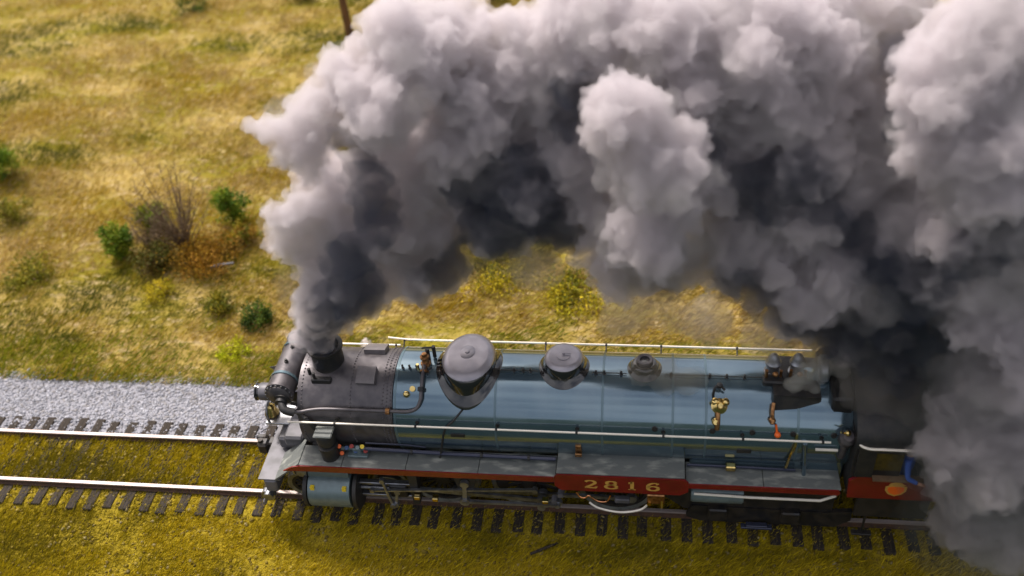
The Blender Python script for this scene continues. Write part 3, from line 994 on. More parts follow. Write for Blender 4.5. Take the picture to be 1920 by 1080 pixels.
# air pump and coloured valves on the running board
mb = MB(); mb.lathe([(0, 0), (.19, 0), (.19, .28), (.21, .30), (.21, .38), (.15, .40), (.15, .46), (.20, .48), (.20, .72), (.18, .75), (0, .75)], (-6.68, -1.22, 1.97), (0, 0, 1), 24)
pump = mb.build('air_pump', 'matte', loco)
mb = MB(); mb.cbox(-6.88, -6.48, -1.40, -1.08, 2.72, 2.78, .02)
mb.build('pump_cover', 'deck', pump)
vm = empty('valve_manifold'); vm.parent = loco
mb = MB(); mb.tube([(-6.45, -1.12, 2.12), (-5.85, -1.12, 2.12)], .04); mb.cbox(-6.2, -6.0, -1.2, -1.08, 1.97, 2.2, .02); mb.cbox(-6.3, -5.86, -1.26, -1.06, 1.98, 2.04, .01)
mb.build('manifold_pipe', 'cylinder', vm)
for k, (xx, zz, c) in enumerate(((-6.46, 2.24, 'orange'), (-6.44, 2.02, 'orange'), (-6.3, 2.2, 'bluepaint'), (-6.18, 2.26, 'red'), (-6.06, 2.22, 'cylinder'), (-5.95, 2.26, 'yellow'), (-5.9, 2.12, 'red'), (-6.12, 2.1, 'bluepaint'))):
    mb = MB(); mb.cyl((xx, -1.15, zz - .06), (xx, -1.18, zz), .018, n=8); mb.lathe([(0, 0), (.045, .0), (.05, .015), (.045, .03), (0, .03)], (xx, -1.18, zz), (.2, -.5, 1), 10)
    mb.build('valve_handle', c, vm)
mb = MB(); mb.tube([(-5.92, -1.14, 2.16), (-4.0, -1.14, 2.10), (-1.84, -1.14, 2.08)], .045, 10)
lp = mb.build('long_air_pipe', 'pipe', loco)
for xx in (-4.9, -3.4, -2.4):
    mb = MB(); mb.lathe([(.05, -.03), (.062, -.025), (.062, .025), (.05, .03)], (xx, -1.14, 2.12 - (xx + 5) * .012), (1, 0, 0), 10)
    mb.build('pipe_clip', 'matte', lp)
mb = MB(); mb.tube([(-5.9, -1.08, 2.27), (-5.0, -1.08, 2.26), (-4.6, -1.07, 2.2)], .02)
mb.build('small_air_pipe', 'pipe', loco)
mb = MB(); mb.tube([(.85, -1.1, 2.03), (2.2, -1.1, 2.02), (3.0, -1.1, 2.0)], .03)
mb.build('sand_trap_pipe', 'pipe', loco)
mb = MB(); mb.cbox(1.62, 1.82, -1.2, -1.06, 1.98, 2.12, .02)
mb.build('junction_box', 'brass', loco)

# cylinders and valve chests
for s in (-1, 1):
    yc = s * 1.20
    mb = MB(); mb.lathe([(0, 0), (.45, 0), (.46, .01), (.46, .94), (.45, .95), (0, .95)], (-7.30, yc, .92), (1, 0, 0), 40)
    mb.lathe([(0, .02), (.30, .02), (.30, .93), (0, .93)], (-7.30, s * 1.05, 1.42), (1, 0, 0), 28)
    cy = mb.build('cylinder', 'cylinder', loco)
    for xx, L_ in ((-7.46, .14), (-6.34, .14)):
        mb = MB(); mb.lathe([(0, 0), (.30, 0), (.44, .05), (.48, .06), (.48, L_), (0, L_)], (xx, yc, .92), (1 if xx < -7 else 1, 0, 0), 36)
        mb.build('cylinder_cover', 'matte', cy)
    mb = MB(); mb.lathe([(0, 0), (.19, .02), (.24, .1), (.26, .3), (0, .3)], (-7.62, s * 1.08, 1.42), (1, 0, 0), 24); mb.lathe([(.14, -.06), (.20, -.04), (.20, .0), (.14, .0)], (-7.62, s * 1.08, 1.42), (1, 0, 0), 24)
    mb.build('valve_cover', 'steel', cy)
    for xx in (-7.22, -6.50):
        for zz, off in ((1.22, .0), ):
            dy = math.sqrt(.46 ** 2 - (zz - .92) ** 2)
            mb = MB(); mb.cbox(xx, xx + .09, yc + s * (dy - .05), yc + s * (dy + .016), zz - .05, zz + .07, .005)
            mb.build('yellow_mark', 'yellow', cy)

# wheels
def wheel_meshes(r, spokes, cw=True):
    mb = MB()
    mb.lathe([(r - .03, -.07), (r, -.06), (r, .05), (r + .03, .07), (r + .03, .10), (r - .08, .10), (r - .10, .04), (r - .10, -.05), (r - .03, -.07)], (0, 0, 0), (0, 1, 0), 56)
    ty = mb.mesh(); ty.materials.append(M['steel'])
    mb = MB()
    mb.lathe([(0, -.09), (r * .2, -.09), (r * .22, -.06), (r * .22, .09), (0, .09)], (0, 0, 0), (0, 1, 0), 24)
    mb.lathe([(r - .10, -.045), (r - .17, -.04), (r - .17, .06), (r - .10, .06)], (0, 0, 0), (0, 1, 0), 48)
    for k in range(spokes):
        a = 2 * PI * k / spokes
        d_ = Vector((math.cos(a), 0, math.sin(a)))
        mb.tube([d_ * (r * .19), d_ * (r - .13)], [.05, .035], 6)
    if cw:
        a0, a1 = 215, 325
        pts = [((r - .12) * math.cos(math.radians(a0 + (a1 - a0) * k / 14)), (r - .12) * math.sin(math.radians(a0 + (a1 - a0) * k / 14))) for k in range(15)]
        mb.plate(pts, -.07, .05)
        mb.lathe([(0, -.16), (.075, -.16), (.085, -.08), (0, -.08)], (0, 0, r * .42), (0, 1, 0), 14)
    ce = mb.mesh(); ce.materials.append(M['under'])
    return ty, ce
def put_wheel(name, mm, x, r, s, rot, parent):
    o = bpy.data.objects.new(name, mm[1]); COL.objects.link(o); o.parent = parent
    o.location = (x, s * .7525, r)
    o.rotation_euler = (0, rot, 0 if s < 0 else PI)
    t = bpy.data.objects.new('tyre', mm[0]); COL.objects.link(t); t.parent = o
    return o
DR = .83
dm_, lm_, tm_ = wheel_meshes(DR, 16), wheel_meshes(.40, 10, False), wheel_meshes(.50, 12, False)
CR = math.radians(112)
for s in (-1, 1):
    for x in (-4.45, -2.52, -.60):
        put_wheel('driving_wheel', dm_, x, DR, s, CR if s < 0 else CR + PI / 2, loco)
    for x in (-7.75, -5.75):
        put_wheel('leading_wheel', lm_, x, .40, s, .3, loco)
    for x in (1.55, 3.05):
        put_wheel('trailing_wheel', tm_, x, .50, s, .2, loco)
for x, r in ((-4.45, DR), (-2.52, DR), (-.60, DR), (-7.75, .4), (-5.75, .4), (1.55, .5), (3.05, .5)):
    mb = MB(); mb.cyl((x, -.8, r), (x, .8, r), .09)
    mb.build('axle', 'under', loco)
# rods and valve gear
pin = Vector((DR * .42 * math.sin(CR), 0, DR * .42 * math.cos(CR)))
for s in (-1, 1):
    pv = pin if s < 0 else Vector((-pin.z, 0, pin.x))
    def rod(a, b_, y, w, name, m='steel'):
        a = Vector(a); b_ = Vector(b_)
        d_ = (b_ - a).normalized(); n_ = Vector((-d_.z, 0, d_.x))
        mb = MB()
        q = [a + n_ * w * .8, b_ + n_ * w, b_ - n_ * w, a - n_ * w * .8]
        mb.plate([(p_.x, p_.z) for p_ in q], s * y - .03, s * y + .03)
        mb.lathe([(0, -.045), (w * 1.9, -.045), (w * 1.9, .045), (0, .045)], (a.x, s * y, a.z), (0, 1, 0), 16)
        mb.lathe([(0, -.05), (w * 2.2, -.05), (w * 2.2, .05), (0, .05)], (b_.x, s * y, b_.z), (0, 1, 0), 16)
        return mb.build(name, m, loco)
    P1 = Vector((-4.45, 0, DR)) + pv; P2 = Vector((-2.52, 0, DR)) + pv; P3 = Vector((-.60, 0, DR)) + pv
    rod(P1, P2, .98, .05, 'side_rod'); rod(P2, P3, 1.0, .05, 'side_rod')
    rod((-5.35, 0, .92), P2, 1.16, .055, 'connecting_rod')
    rod(P2, P2 + Vector((.36, 0, .18)), 1.34, .045, 'eccentric_crank')
    rod(P2 + Vector((.36, 0, .18)), (-3.85, 0, .86), 1.42, .03, 'eccentric_rod')
    rod((-5.9, 0, 1.02), (-2.3, 0, 1.30), 1.36, .028, 'radius_rod')
    rod((-5.35, 0, .98), (-5.45, 0, .55), 1.34, .035, 'union_link')
    rod((-5.62, 0, 1.4), (-5.5, 0, .55), 1.38, .03, 'combination_lever')
    rod((-3.8, 0, 1.45), (-3.85, 0, .86), 1.40, .05, 'expansion_link')
    mb = MB(); mb.cbox(-6.3, -4.95, s * 1.2 - .06, s * 1.2 + .06, 1.08, 1.15, .01); mb.cbox(-6.3, -4.95, s * 1.2 - .06, s * 1.2 + .06, .68, .75, .01)
    mb.build('slide_bar', 'steel', loco)
    mb = MB(); mb.cyl((-6.3, s * 1.2, .92), (-5.3, s * 1.2, .92), .05)
    mb.build('piston_rod', 'steel', loco)
    mb = MB(); mb.cbox(-5.55, -5.15, s * 1.2 - .1, s * 1.2 + .1, .72, 1.11, .03)
    mb.build('crosshead', 'under', loco)
    mb = MB(); mb.plate([(-5.05, .55), (-4.9, .55), (-4.85, 1.85), (-5.05, 1.85)], s * 1.05, s * 1.32)
    mb.build('guide_yoke', 'matte', loco)
    mb = MB(); mb.plate([(-3.95, 1.1), (-3.65, 1.1), (-3.5, 1.85), (-4.1, 1.85)], s * 1.28, s * 1.34)
    mb.build('link_bracket', 'matte', loco)
    mb = MB(); mb.lathe([(0, 0), (.20, 0), (.22, .04), (.22, 1.02), (.20, 1.06), (0, 1.06)], (.95, s * 1.24, 1.36), (1, 0, 0), 20)
    mb.build('air_reservoir', 'cylinder', loco)
    mb = MB(); mb.tube([(1.0, s * 1.46, 1.56), (2.1, s * 1.46, 1.52), (3.5, s * 1.46, 1.52), (3.78, s * 1.46, 1.70)], .03)
    mb.build('train_pipe', 'railing', loco)
    mb = MB(); mb.plate([(.9, .28), (1.2, .15), (4.0, .15), (4.3, .4), (4.3, .7), (3.7, .62), (1.0, .66)], s * .98, s * 1.08)
    mb.cbox(1.35, 1.75, s * 1.1 - .1, s * 1.1 + .1, .35, .68, .03); mb.cbox(2.85, 3.25, s * 1.1 - .1, s * 1.1 + .1, .35, .68, .03)
    mb.build('trailing_truck_frame', 'under', loco, smooth=0)
    mb = MB(); mb.cbox(2.05, 2.7, s * 1.2 - .06, s * 1.2 + .06, .16, .22, .01); mb.cbox(2.15, 2.6, s * 1.2 - .06, s * 1.2 + .06, .23, .28, .01)
    mb.build('leaf_spring', 'pipe', loco)
    mb = MB(); mb.plate([(-.05, 1.3), (.85, .5), (3.9, .5), (3.9, 1.75), (.2, 1.75)], s * .98, s * 1.04)
    mb.build('ash_pan_side', 'under', loco, smooth=0)
# lubricator, copper coil and hose below the number panel
mb = MB(); mb.cbox(.05, .42, -1.45, -1.2, 1.12, 1.42, .02)
lub = mb.build('lubricator', 'bronze', loco)
mb = MB(); mb.cyl((.1, -1.48, 1.15), (.1, -1.40, 1.15), .05); mb.cyl((.36, -1.47, 1.05), (.36, -1.42, 1.25), .03)
mb.build('lubricator_crank', 'brass', lub)
mb = MB(); mb.tube(bez([(-1.42, -1.40, 1.36), (-1.34, -1.42, 1.22), (-1.24, -1.42, 1.20), (-1.16, -1.42, 1.28), (-1.08, -1.42, 1.2), (-.95, -1.42, 1.10), (-.78, -1.42, 1.12), (-.70, -1.40, 1.3)], 5), .02)
mb.build('copper_coil', 'copper', loco)
mb = MB(); mb.tube(bez([(-1.15, -1.42, 1.05), (-.95, -1.46, .92), (-.5, -1.48, .84), (-.1, -1.46, .92), (.06, -1.44, 1.08)], 6), .025)
mb.build('rubber_hose', 'railing', loco)
mb = MB(); mb.cbox(-.62, -.30, -1.42, -1.3, 1.05, 1.18, .02)
mb.build('grease_box', 'deckedge', loco)
for xx, zz in ((-1.9, 1.02), (-1.75, 1.25)):
    mb = MB(); mb.cyl((xx, -1.45, zz), (xx, -1.3, zz), .065)
    mb.build('grease_fitting', 'deckedge', loco)
for xx, zz in ((-4.95, .98), (-4.55, .95), (-2.15, 1.05)):
    mb = MB(); mb.cbox(xx, xx + .13, -1.5, -1.36, zz - .05, zz + .05, .01)
    mb.build('oil_cup', 'brass', loco)

# cab
cab = empty('cab'); cab.parent = loco
mb = MB(); roof = []
K = 20
outer = [(1.53 * math.cos(PI * k / K), 3.22 + .78 * math.sin(PI * k / K) ** .8) for k in range(K + 1)]
inner = [(y_ * .97, z_ - .05) for y_, z_ in outer]
mb.extx(outer + inner[::-1], 3.93, 6.25)
mb.build('cab_roof', 'matte', cab)
for s in (-1, 1):
    y0, y1 = s * 1.50, s * 1.44
    side = empty('cab_side'); side.parent = cab
    mb = MB(); mb.plate([(3.98, 1.72), (6.2, 1.72), (6.2, 2.36), (4.10, 2.36), (3.95, 2.22)], y0, y1)
    mb.build('maroon_panel', 'maroon', side, smooth=0)
    mb = MB(); mb.plate([(4.02, 2.37), (4.35, 2.37), (4.35, 3.24), (4.02, 3.24)], y0, y1); mb.plate([(5.85, 2.37), (6.2, 2.37), (6.2, 3.24), (5.85, 3.24)], y0, y1); mb.plate([(4.355, 3.08), (5.845, 3.08), (5.845, 3.24), (4.355, 3.24)], y0, y1)
    mb.build('window_wall', 'matte', side, smooth=0)
    mb = MB(); mb.plate([(4.36, 2.38), (4.86, 2.38), (4.86, 3.07), (4.36, 3.07)], s * 1.475, s * 1.465)
    mb.build('window_pane', 'glass', side, smooth=0)
    mb = MB(); mb.box(4.36, 5.84, min(s * 1.44, s * 1.60), max(s * 1.44, s * 1.60), 2.37, 2.41)
    mb.build('arm_rest', 'wood', side, smooth=0)
    mb = MB(); mb.tube(bez([(3.96, s * 1.40, 3.42), (4.0, s * 1.50, 3.32), (4.15, s * 1.55, 3.27), (4.4, s * 1.55, 3.26)], 4) + [Vector((6.2, s * 1.55, 3.24))], .028)
    mb.build('roof_gutter', 'railing', side)
    # crest: gold-edged shield with an orange field and a small animal crest above
    cx, cz = 4.86, 2.02
    cre = empty('crest'); cre.parent = side
    def shield(k):
        return [(cx - .20 * k, cz + .10 * k), (cx - .10 * k, cz + .13 * k), (cx + .10 * k, cz + .13 * k), (cx + .20 * k, cz + .10 * k), (cx + .20 * k, cz - .02 * k), (cx + .13 * k, cz - .13 * k), (cx, cz - .19 * k), (cx - .13 * k, cz - .13 * k), (cx - .20 * k, cz - .02 * k)]
    mb = MB(); mb.plate(shield(1.0), s * 1.506, s * 1.498)
    mb.plate([(cx - .15, cz + .135), (cx - .12, cz + .20), (cx - .02, cz + .235), (cx + .08, cz + .22), (cx + .13, cz + .17), (cx + .19, cz + .135)], s * 1.506, s * 1.498)
    mb.build('crest_border', 'gold', cre, smooth=0)
    mb = MB(); mb.plate(shield(.76), s * 1.511, s * 1.503)
    mb.build('crest_field', 'orange', cre, smooth=0)
mb = MB(); mb.plate([(3.97, 1.75), (4.03, 1.75), (4.03, 3.25), (3.97, 3.25)], -1.43, 1.43); mb.extx([(y_ * .96, z_ - .06) for y_, z_ in outer], 3.985, 4.025)
mb.build('front_wall', 'matte', cab, smooth=0)
mb = MB(); mb.cbox(4.04, 6.2, -1.42, 1.42, 1.6, 1.71, .01)
mb.build('cab_floor', 'matte', cab, smooth=0)
mb = MB(); mb.cbox(4.9, 5.35, -1.35, -.9, 2.0, 2.1, .03); mb.cyl((5.12, -1.12, 1.7), (5.12, -1.12, 2.0), .06)
mb.build('cab_seat', 'matte', cab)
mb = MB(); mb.cbox(4.75, 5.45, -.45, .45, 3.96, 4.02, .02)
mb.build('roof_hatch', 'matte', cab)
for s in (-1, 1):
    mb = MB(); mb.cbox(4.2, 5.6, s * 1.4 - .05, s * 1.4 + .05, 1.05, 1.7, .02); mb.cbox(4.25, 4.65, s * 1.42 - .06, s * 1.42 + .06, .45, .5, .01); mb.cyl((4.45, s * 1.42, .48), (4.45, s * 1.42, 1.1), .025)
    mb.build('cab_step', 'under', cab, smooth=0)

# driver leaning on the cab window ledge
def skin_mesh(J, E):
    me = bpy.data.meshes.new('person')
    me.from_pydata([j[:3] for j in J], E, [])
    o = bpy.data.objects.new('tmp', me)
    COL.objects.link(o)
    md = o.modifiers.new('s', 'SKIN')
    for i, j in enumerate(J):
        me.skin_vertices[0].data[i].radius = (j[3], j[3] * (j[4] if len(j) > 4 else 1))
    me.skin_vertices[0].data[0].use_root = True
    sb = o.modifiers.new('u', 'SUBSURF'); sb.levels = 2; sb.render_levels = 2
    dg = bpy.context.evaluated_depsgraph_get()
    out = bpy.data.meshes.new_from_object(o.evaluated_get(dg))
    bpy.data.objects.remove(o)
    out.shade_smooth()
    return out
J = [(5.12, -1.10, 2.16, .16), (5.10, -1.14, 2.42, .15), (5.06, -1.20, 2.66, .17), (5.04, -1.26, 2.80, .10), (5.03, -1.29, 2.86, .06),
     (4.98, -1.40, 2.74, .07), (4.98, -1.60, 2.50, .055), (5.16, -1.68, 2.46, .045),
     (5.16, -1.05, 2.72, .07), (5.0, -.95, 2.5, .055), (4.75, -.95, 2.45, .045),
     (4.98, -1.18, 2.14, .10), (4.68, -1.2, 2.12, .085), (4.62, -1.2, 1.78, .06), (4.50, -1.2, 1.75, .05),
     (4.98, -.98, 2.14, .10), (4.68, -.98, 2.12, .085), (4.62, -.98, 1.78, .06), (4.50, -.98, 1.75, .05)]
E_ = [(0, 1), (1, 2), (2, 3), (3, 4), (2, 5), (5, 6), (6, 7), (2, 8), (8, 9), (9, 10), (0, 11), (11, 12), (12, 13), (13, 14), (0, 15), (15, 16), (16, 17), (17, 18)]
pm = skin_mesh(J, E_)
person = tag(link('person', pm, None, 'denim'), 'person in a blue work jacket leaning an arm out of the cab window', 'person')
mb = MB(); mb.ball((5.0, -1.34, 3.0), .105, 16, 1.2); mb.lathe([(.02, 0), (.012, .03), (0, .035)], (4.90, -1.36, 2.99), (-1, 0, -.2), 8)
mb.build('head', 'skin', person)
mb = MB(); mb.tube([(5.16, -1.68, 2.46), (5.22, -1.69, 2.45)], .035, 8)
for k in range(4): mb.tube([(5.21, -1.66 - .02 * k, 2.45), (5.27, -1.66 - .02 * k, 2.44), (5.30, -1.66 - .02 * k, 2.41)], .009, 6)
mb.tube([(5.18, -1.65, 2.46), (5.22, -1.63, 2.42)], .011, 6)
mb.build('hand', 'skin', person)
mb = MB(); mb.lathe([(.115, 0), (.12, .05), (.10, .10), (.04, .13), (0, .13)], (5.0, -1.34, 3.03), (0, 0, 1), 16); mb.cbox(4.83, 4.95, -1.43, -1.25, 3.03, 3.05, .008)
mb.build('cap', 'denim', person)

# tender
ten = tag(empty('tender', (0, 0, 0)), 'dark coal tender coupled behind the cab, wrapped in smoke', 'tender')
mb = MB()
tp = [(-1.5, 1.3), (1.5, 1.3), (1.5, 2.95), (1.38, 3.1), (-1.38, 3.1), (-1.5, 2.95)]
mb.extx(tp, 6.55, 15.2)
mb.build('tank', 'matte', ten, smooth=0)
for s in (-1, 1):
    mb = MB(); mb.plate([(6.6, 1.72), (15.1, 1.72), (15.1, 2.36), (6.6, 2.36)], s * 1.52, s * 1.495)
    mb.build('maroon_panel', 'maroon', ten, smooth=0)
    for x in (7.6, 9.1, 12.6, 14.1):
        o = put_wheel('tender_wheel', lm_, x, .40, s, .4, ten)
    for x in (8.35, 13.35):
        mb = MB(); mb.plate([(x - 1.2, .35), (x + 1.2, .35), (x + 1.1, .6), (x + .4, .75), (x - .4, .75), (x - 1.1, .6)], s * .98, s * 1.08)
        mb.build('truck_frame', 'under', ten, smooth=0)
mb = MB(); mb.cbox(6.3, 15.3, -1.2, 1.2, .85, 1.28, .03)
mb.build('tender_frame', 'under', ten, smooth=0)
V, T = ico(1)
g = np.random.default_rng(77)
n = 700
cpos = np.stack([g.uniform(6.9, 10.8, n), g.uniform(-1.2, 1.2, n), 3.05 + g.uniform(0, .35, n)], -1)
X = V[None] * (1 + g.uniform(-.3, .3, (n, len(V), 1))) * g.uniform(.06, .14, (n, 1, 1)) + cpos[:, None]
VV, TT = replicate(V, T, X)
tag(link('coal', fast_mesh('coal', VV, TT), ten, 'coal'), kind='stuff')

# ------------------------------------------------------------------ plants, stones and timber in the meadow
def leafy(name, label, cat, x, y, h, r, n, cols, seedk, leaf=.07, group=None, stems=5, low=-.07):
    n = int(n * 1.7); leaf *= .8
    g = np.random.default_rng(seedk)
    z0 = float(height(x, y))
    root = tag(empty(name, (x, y, z0)), label, cat, group)
    nc = max(6, int(n / 70))
    cc = g.normal(0, 1, (nc, 3)); cc /= np.linalg.norm(cc, axis=1)[:, None]
    cc *= (g.random((nc, 1)) ** .4) * .8
    cen = cc * np.array([r, r, h * .48]) + np.array([0, 0, h * (.52 + low)])
    cen[:, :2] *= (1.05 - .45 * np.clip(cen[:, 2:] / h - .4, 0, 1))
    rad = g.uniform(.22, .42, nc) * r
    k = g.integers(0, nc, n)
    p = cen[k] + g.normal(0, .5, (n, 3)) * rad[k][:, None]
    p[:, 2] = np.maximum(p[:, 2], .02)
    s = leaf * g.uniform(.6, 1.3, n)
    d = g.normal(0, 1, (n, 3)); d[:, 2] = d[:, 2] * .6 + .3; d /= np.linalg.norm(d, axis=1)[:, None]
    e = np.cross(d, g.normal(0, 1, (n, 3))); e /= np.linalg.norm(e, axis=1)[:, None]
    X = np.stack([p - d * s[:, None], p + e * (s * .45)[:, None], p + d * s[:, None], p - e * (s * .45)[:, None]], 1)
    VV, TT = replicate(X[0], np.array([[0, 1, 2], [0, 2, 3]]), X)
    c = np.array(cols)[g.integers(0, len(cols), nc)][k] * g.uniform(.7, 1.3, (n, 1))
    link('foliage', fast_mesh('foliage', VV, TT, np.repeat(c, 4, 0)), root, 'leaf')
    for i in range(stems):
        q = cen[g.integers(0, nc)]
        mb = MB(); mb.tube(bez([(0, 0, -.05), (q[0] * .3, q[1] * .3, q[2] * .5), tuple(q)], 4), [.02 + .01 * r] * 4 + [.015] * 4 + [.006], 5)
        mb.build('stem', 'twig', root)
    return root
GREEN = [(.08, .15, .012), (.12, .20, .014), (.16, .23, .015), (.20, .24, .014)]
OLIVE = [(.16, .16, .012), (.22, .20, .012), (.12, .13, .012), (.28, .22, .015)]
DARKG = [(.05, .09, .01), (.08, .12, .012), (.03, .06, .01)]
YELL = [(.42, .33, .012), (.50, .38, .015), (.32, .28, .012), (.36, .30, .01)]
RUST = [(.30, .15, .015), (.38, .22, .02), (.22, .13, .02)]
leafy('green_sapling', 'slim bright green sapling beside the bare brown shrub', 'sapling', -16.95, 8.75, 1.7, .55, 1500, GREEN, 41)
leafy('green_bush', 'pale green bush just behind the slim sapling', 'bush', -16.2, 9.9, 1.3, .6, 1300, GREEN + OLIVE, 42)
leafy('green_bush', 'bright green leafy bush close to the rising smoke column', 'bush', -13.75, 10.6, 1.7, .62, 1500, GREEN, 43)
leafy('green_bush', 'green bush standing alone far along the meadow', 'bush', -23.3, 12.9, 1.7, .8, 1400, GREEN, 44)
leafy('green_bush', 'dark green low bush near the front of the locomotive', 'bush', -11.4, 5.95, .75, .62, 900, DARKG + GREEN[:1], 45, .06)
leafy('green_bush', 'olive bush beside the dark green low bush, farther from the locomotive', 'bush', -12.75, 6.3, .6, .5, 700, OLIVE, 46, .06)
leafy('green_bush', 'green bush high up the meadow beyond the smoke', 'bush', -7.1, 26.6, 1.8, .8, 800, GREEN, 47)
leafy('dark_bush', 'dark green bush beside the pine trunk', 'bush', -16.3, 27.0, 1.6, .9, 900, DARKG, 48)
leafy('dark_bush', 'dark olive thicket on the far rise of the meadow', 'bush', -21.0, 26.0, 1.0, 1.2, 900, DARKG + OLIVE, 49)
leafy('dark_bush', 'dark brown bush low in the olive grass', 'bush', -15.4, 8.3, .8, .9, 1500, [(.09, .06, .015), (.14, .09, .015), (.08, .08, .01)], 50)
leafy('rust_bush', 'rusty orange low bush at the foot of the bare shrub', 'bush', -13.9, 8.4, .7, 1.3, 2600, RUST, 51, .06)
leafy('rust_bush', 'dark rusty bush under the bright green bush', 'bush', -13.0, 9.4, .8, .7, 900, RUST + OLIVE, 52, .06)
leafy('yellow_bush', 'broad low golden olive bush behind the boiler under the smoke', 'bush', -4.4, 7.6, .55, 1.5, 1800, YELL + OLIVE, 53, .06)
leafy('yellow_bush', 'low yellow olive bush on the bank behind the smaller dome', 'bush', -2.2, 6.9, .45, 1.2, 1400, YELL + OLIVE, 54, .07)
leafy('yellow_bush', 'small yellow flowering clump in the olive grass', 'bush', -14.9, 6.9, .4, .6, 700, YELL, 57, .05)
leafy('yellow_bush', 'small lime clump at the edge of the grey ballast', 'bush', -11.7, 4.6, .3, .5, 600, [(.38, .42, .01), (.45, .45, .015)], 58, .05)
leafy('olive_bush', 'broad olive bush at the side of the meadow by the track', 'bush', -19.6, 7.6, .7, 1.0, 1100, OLIVE, 59, .06)
leafy('olive_bush', 'olive bush in front of the lone green bush', 'bush', -21.9, 10.6, .8, .9, 1000, OLIVE + [(.12, .09, .015)], 60, .06)

# bare shrub
def twiggy(x, y, h, r, n, seedk, label):
    rr = random.Random(seedk)
    root = tag(empty('bare_shrub', (x, y, float(height(x, y)))), label, 'shrub')
    for i in range(n):
        a = rr.uniform(0, 2 * PI); q = rr.uniform(.2, 1) ** .7 * r; hh = h * rr.uniform(.55, 1.0)
        p0 = Vector((rr.uniform(-.1, .1), rr.uniform(-.1, .1), -.03)); p2 = Vector((q * math.cos(a), q * math.sin(a), hh)); p1 = p0.lerp(p2, .5) + Vector((rr.uniform(-.08, .08), rr.uniform(-.08, .08), .08))
        mb = MB(); path = bez([p0, p1, p2], 5); mb.tube(path, [.022 - .0018 * k for k in range(len(path))], 5)
        for j in range(9):
            b0 = path[rr.randint(3, len(path) - 1)]
            d = Vector((rr.gauss(0, 1), rr.gauss(0, 1), rr.uniform(.2, 1.4))).normalized() * rr.uniform(.15, .45)
            mb.tube([b0, b0 + d * .5 + Vector((0, 0, .02)), b0 + d], [.008, .006, .003], 4)
        mb.build('branch', 'twig', root)
twiggy(-14.75, 8.9, 2.7, 1.35, 60, 5, 'tall bare grey brown shrub with upright twigs in the meadow')
twiggy(-15.9, 9.0, 1.5, .8, 24, 6, 'short bare twiggy shrub between the green sapling and the tall bare shrub')

# pine on the far rise
px_, py_ = -12.9, 23.4
pine = tag(empty('pine_tree', (px_, py_, float(height(px_, py_)))), 'tall pine with an orange brown trunk rising behind the smoke', 'tree')
mb = MB(); mb.tube(bez([(0, 0, -.2), (-.05, .05, 2.5), (.0, .1, 5.5), (.05, .1, 9.5)], 5), [.20 - .0105 * k for k in range(16)], 10)
mb.build('trunk', 'bark', pine)
g = np.random.default_rng(91)
for i in range(26):
    zz = 5.0 + 4.4 * i / 25; a = i * 2.4; q = 1.7 * (1 - (zz - 5) / 5.2) + .2
    mb = MB(); mb.tube([(0, .1, zz), (q * .5 * math.cos(a), .1 + q * .5 * math.sin(a), zz + .02), (q * math.cos(a), .1 + q * math.sin(a), zz - .1)], [.04, .025, .01], 5)
    br = mb.build('limb', 'bark', pine)
n = 9000
zz = 5 + 4.6 * g.random(n) ** 1.3; a = g.uniform(0, 2 * PI, n); q = (1.8 * (1 - (zz - 5) / 5.2) + .1) * g.random(n) ** .5
a = np.round(a * 2.2) / 2.2 + g.normal(0, .12, n)
p = np.stack([q * np.cos(a), .1 + q * np.sin(a), np.round(zz * 3) / 3 + g.normal(0, .07, n)], -1)
d = g.normal(0, 1, (n, 3)); d /= np.linalg.norm(d, axis=1)[:, None]; e = np.cross(d, g.normal(0, 1, (n, 3))); e /= np.linalg.norm(e, axis=1)[:, None]
X = np.stack([p - d * .11, p + e * .03, p + d * .11], 1)
VV, TT = replicate(X[0], np.array([[0, 1, 2]]), X)
link('crown', fast_mesh('crown', VV, TT, np.repeat(np.array(DARKG)[g.integers(0, 3, n)] * g.uniform(.8, 1.3, (n, 1)), 3, 0)), pine, 'leaf')

# boulders, log and stick
def boulder(x, y, s, seedk, label):
    g = np.random.default_rng(seedk)
    V, T = ico(3)
    d = 1 + .22 * (fbm(V[:, 0] * 2 + seedk, V[:, 1] * 2 + V[:, 2] * 3, 3) - .5) * 2
    X = V * d[:, None] * np.array(s)
    o = link('boulder', fast_mesh('boulder', X, T, smooth=True), None, 'rock')
    o.location = (x, y, float(height(x, y)) + s[2] * .2)
    o.rotation_euler = (0, 0, seedk)
    return tag(o, label, 'boulder')
boulder(-9.0, 4.3, (.34, .16, .12), 3, 'long flat pale boulder on the bank by the locomotive front')
boulder(-9.7, 4.95, (.22, .14, .10), 4, 'small rounded pale boulder up the bank from the flat boulder')
boulder(-10.2, 4.1, (.17, .12, .09), 7, 'smallest pale boulder near the ballast edge')
boulder(-7.9, 5.0, (.30, .18, .12), 8, 'pale boulder behind the smokebox')
mb = MB(); mb.tube([(-.35, -.05, .02), (0, .02, .06), (.35, .12, .05)], [.05, .055, .035], 8)
o = mb.build('fallen_log', 'deckedge'); o.location = (-13.2, 8.0, float(height(-13.2, 8.0)) + .28)
tag(o, 'short bleached log lying in the grass below the bare shrub', 'log')
mb = MB(); mb.tube([(-.30, -.16, .02), (0, 0, .03), (.28, .16, .025)], [.03, .035, .025], 7)
o = mb.build('stick', 'tie'); o.location = (-2.15, -1.72, float(height(-2.15, -1.72)) + .05)
tag(o, 'dark stick lying on the shoulder beside the sleeper ends', 'stick')

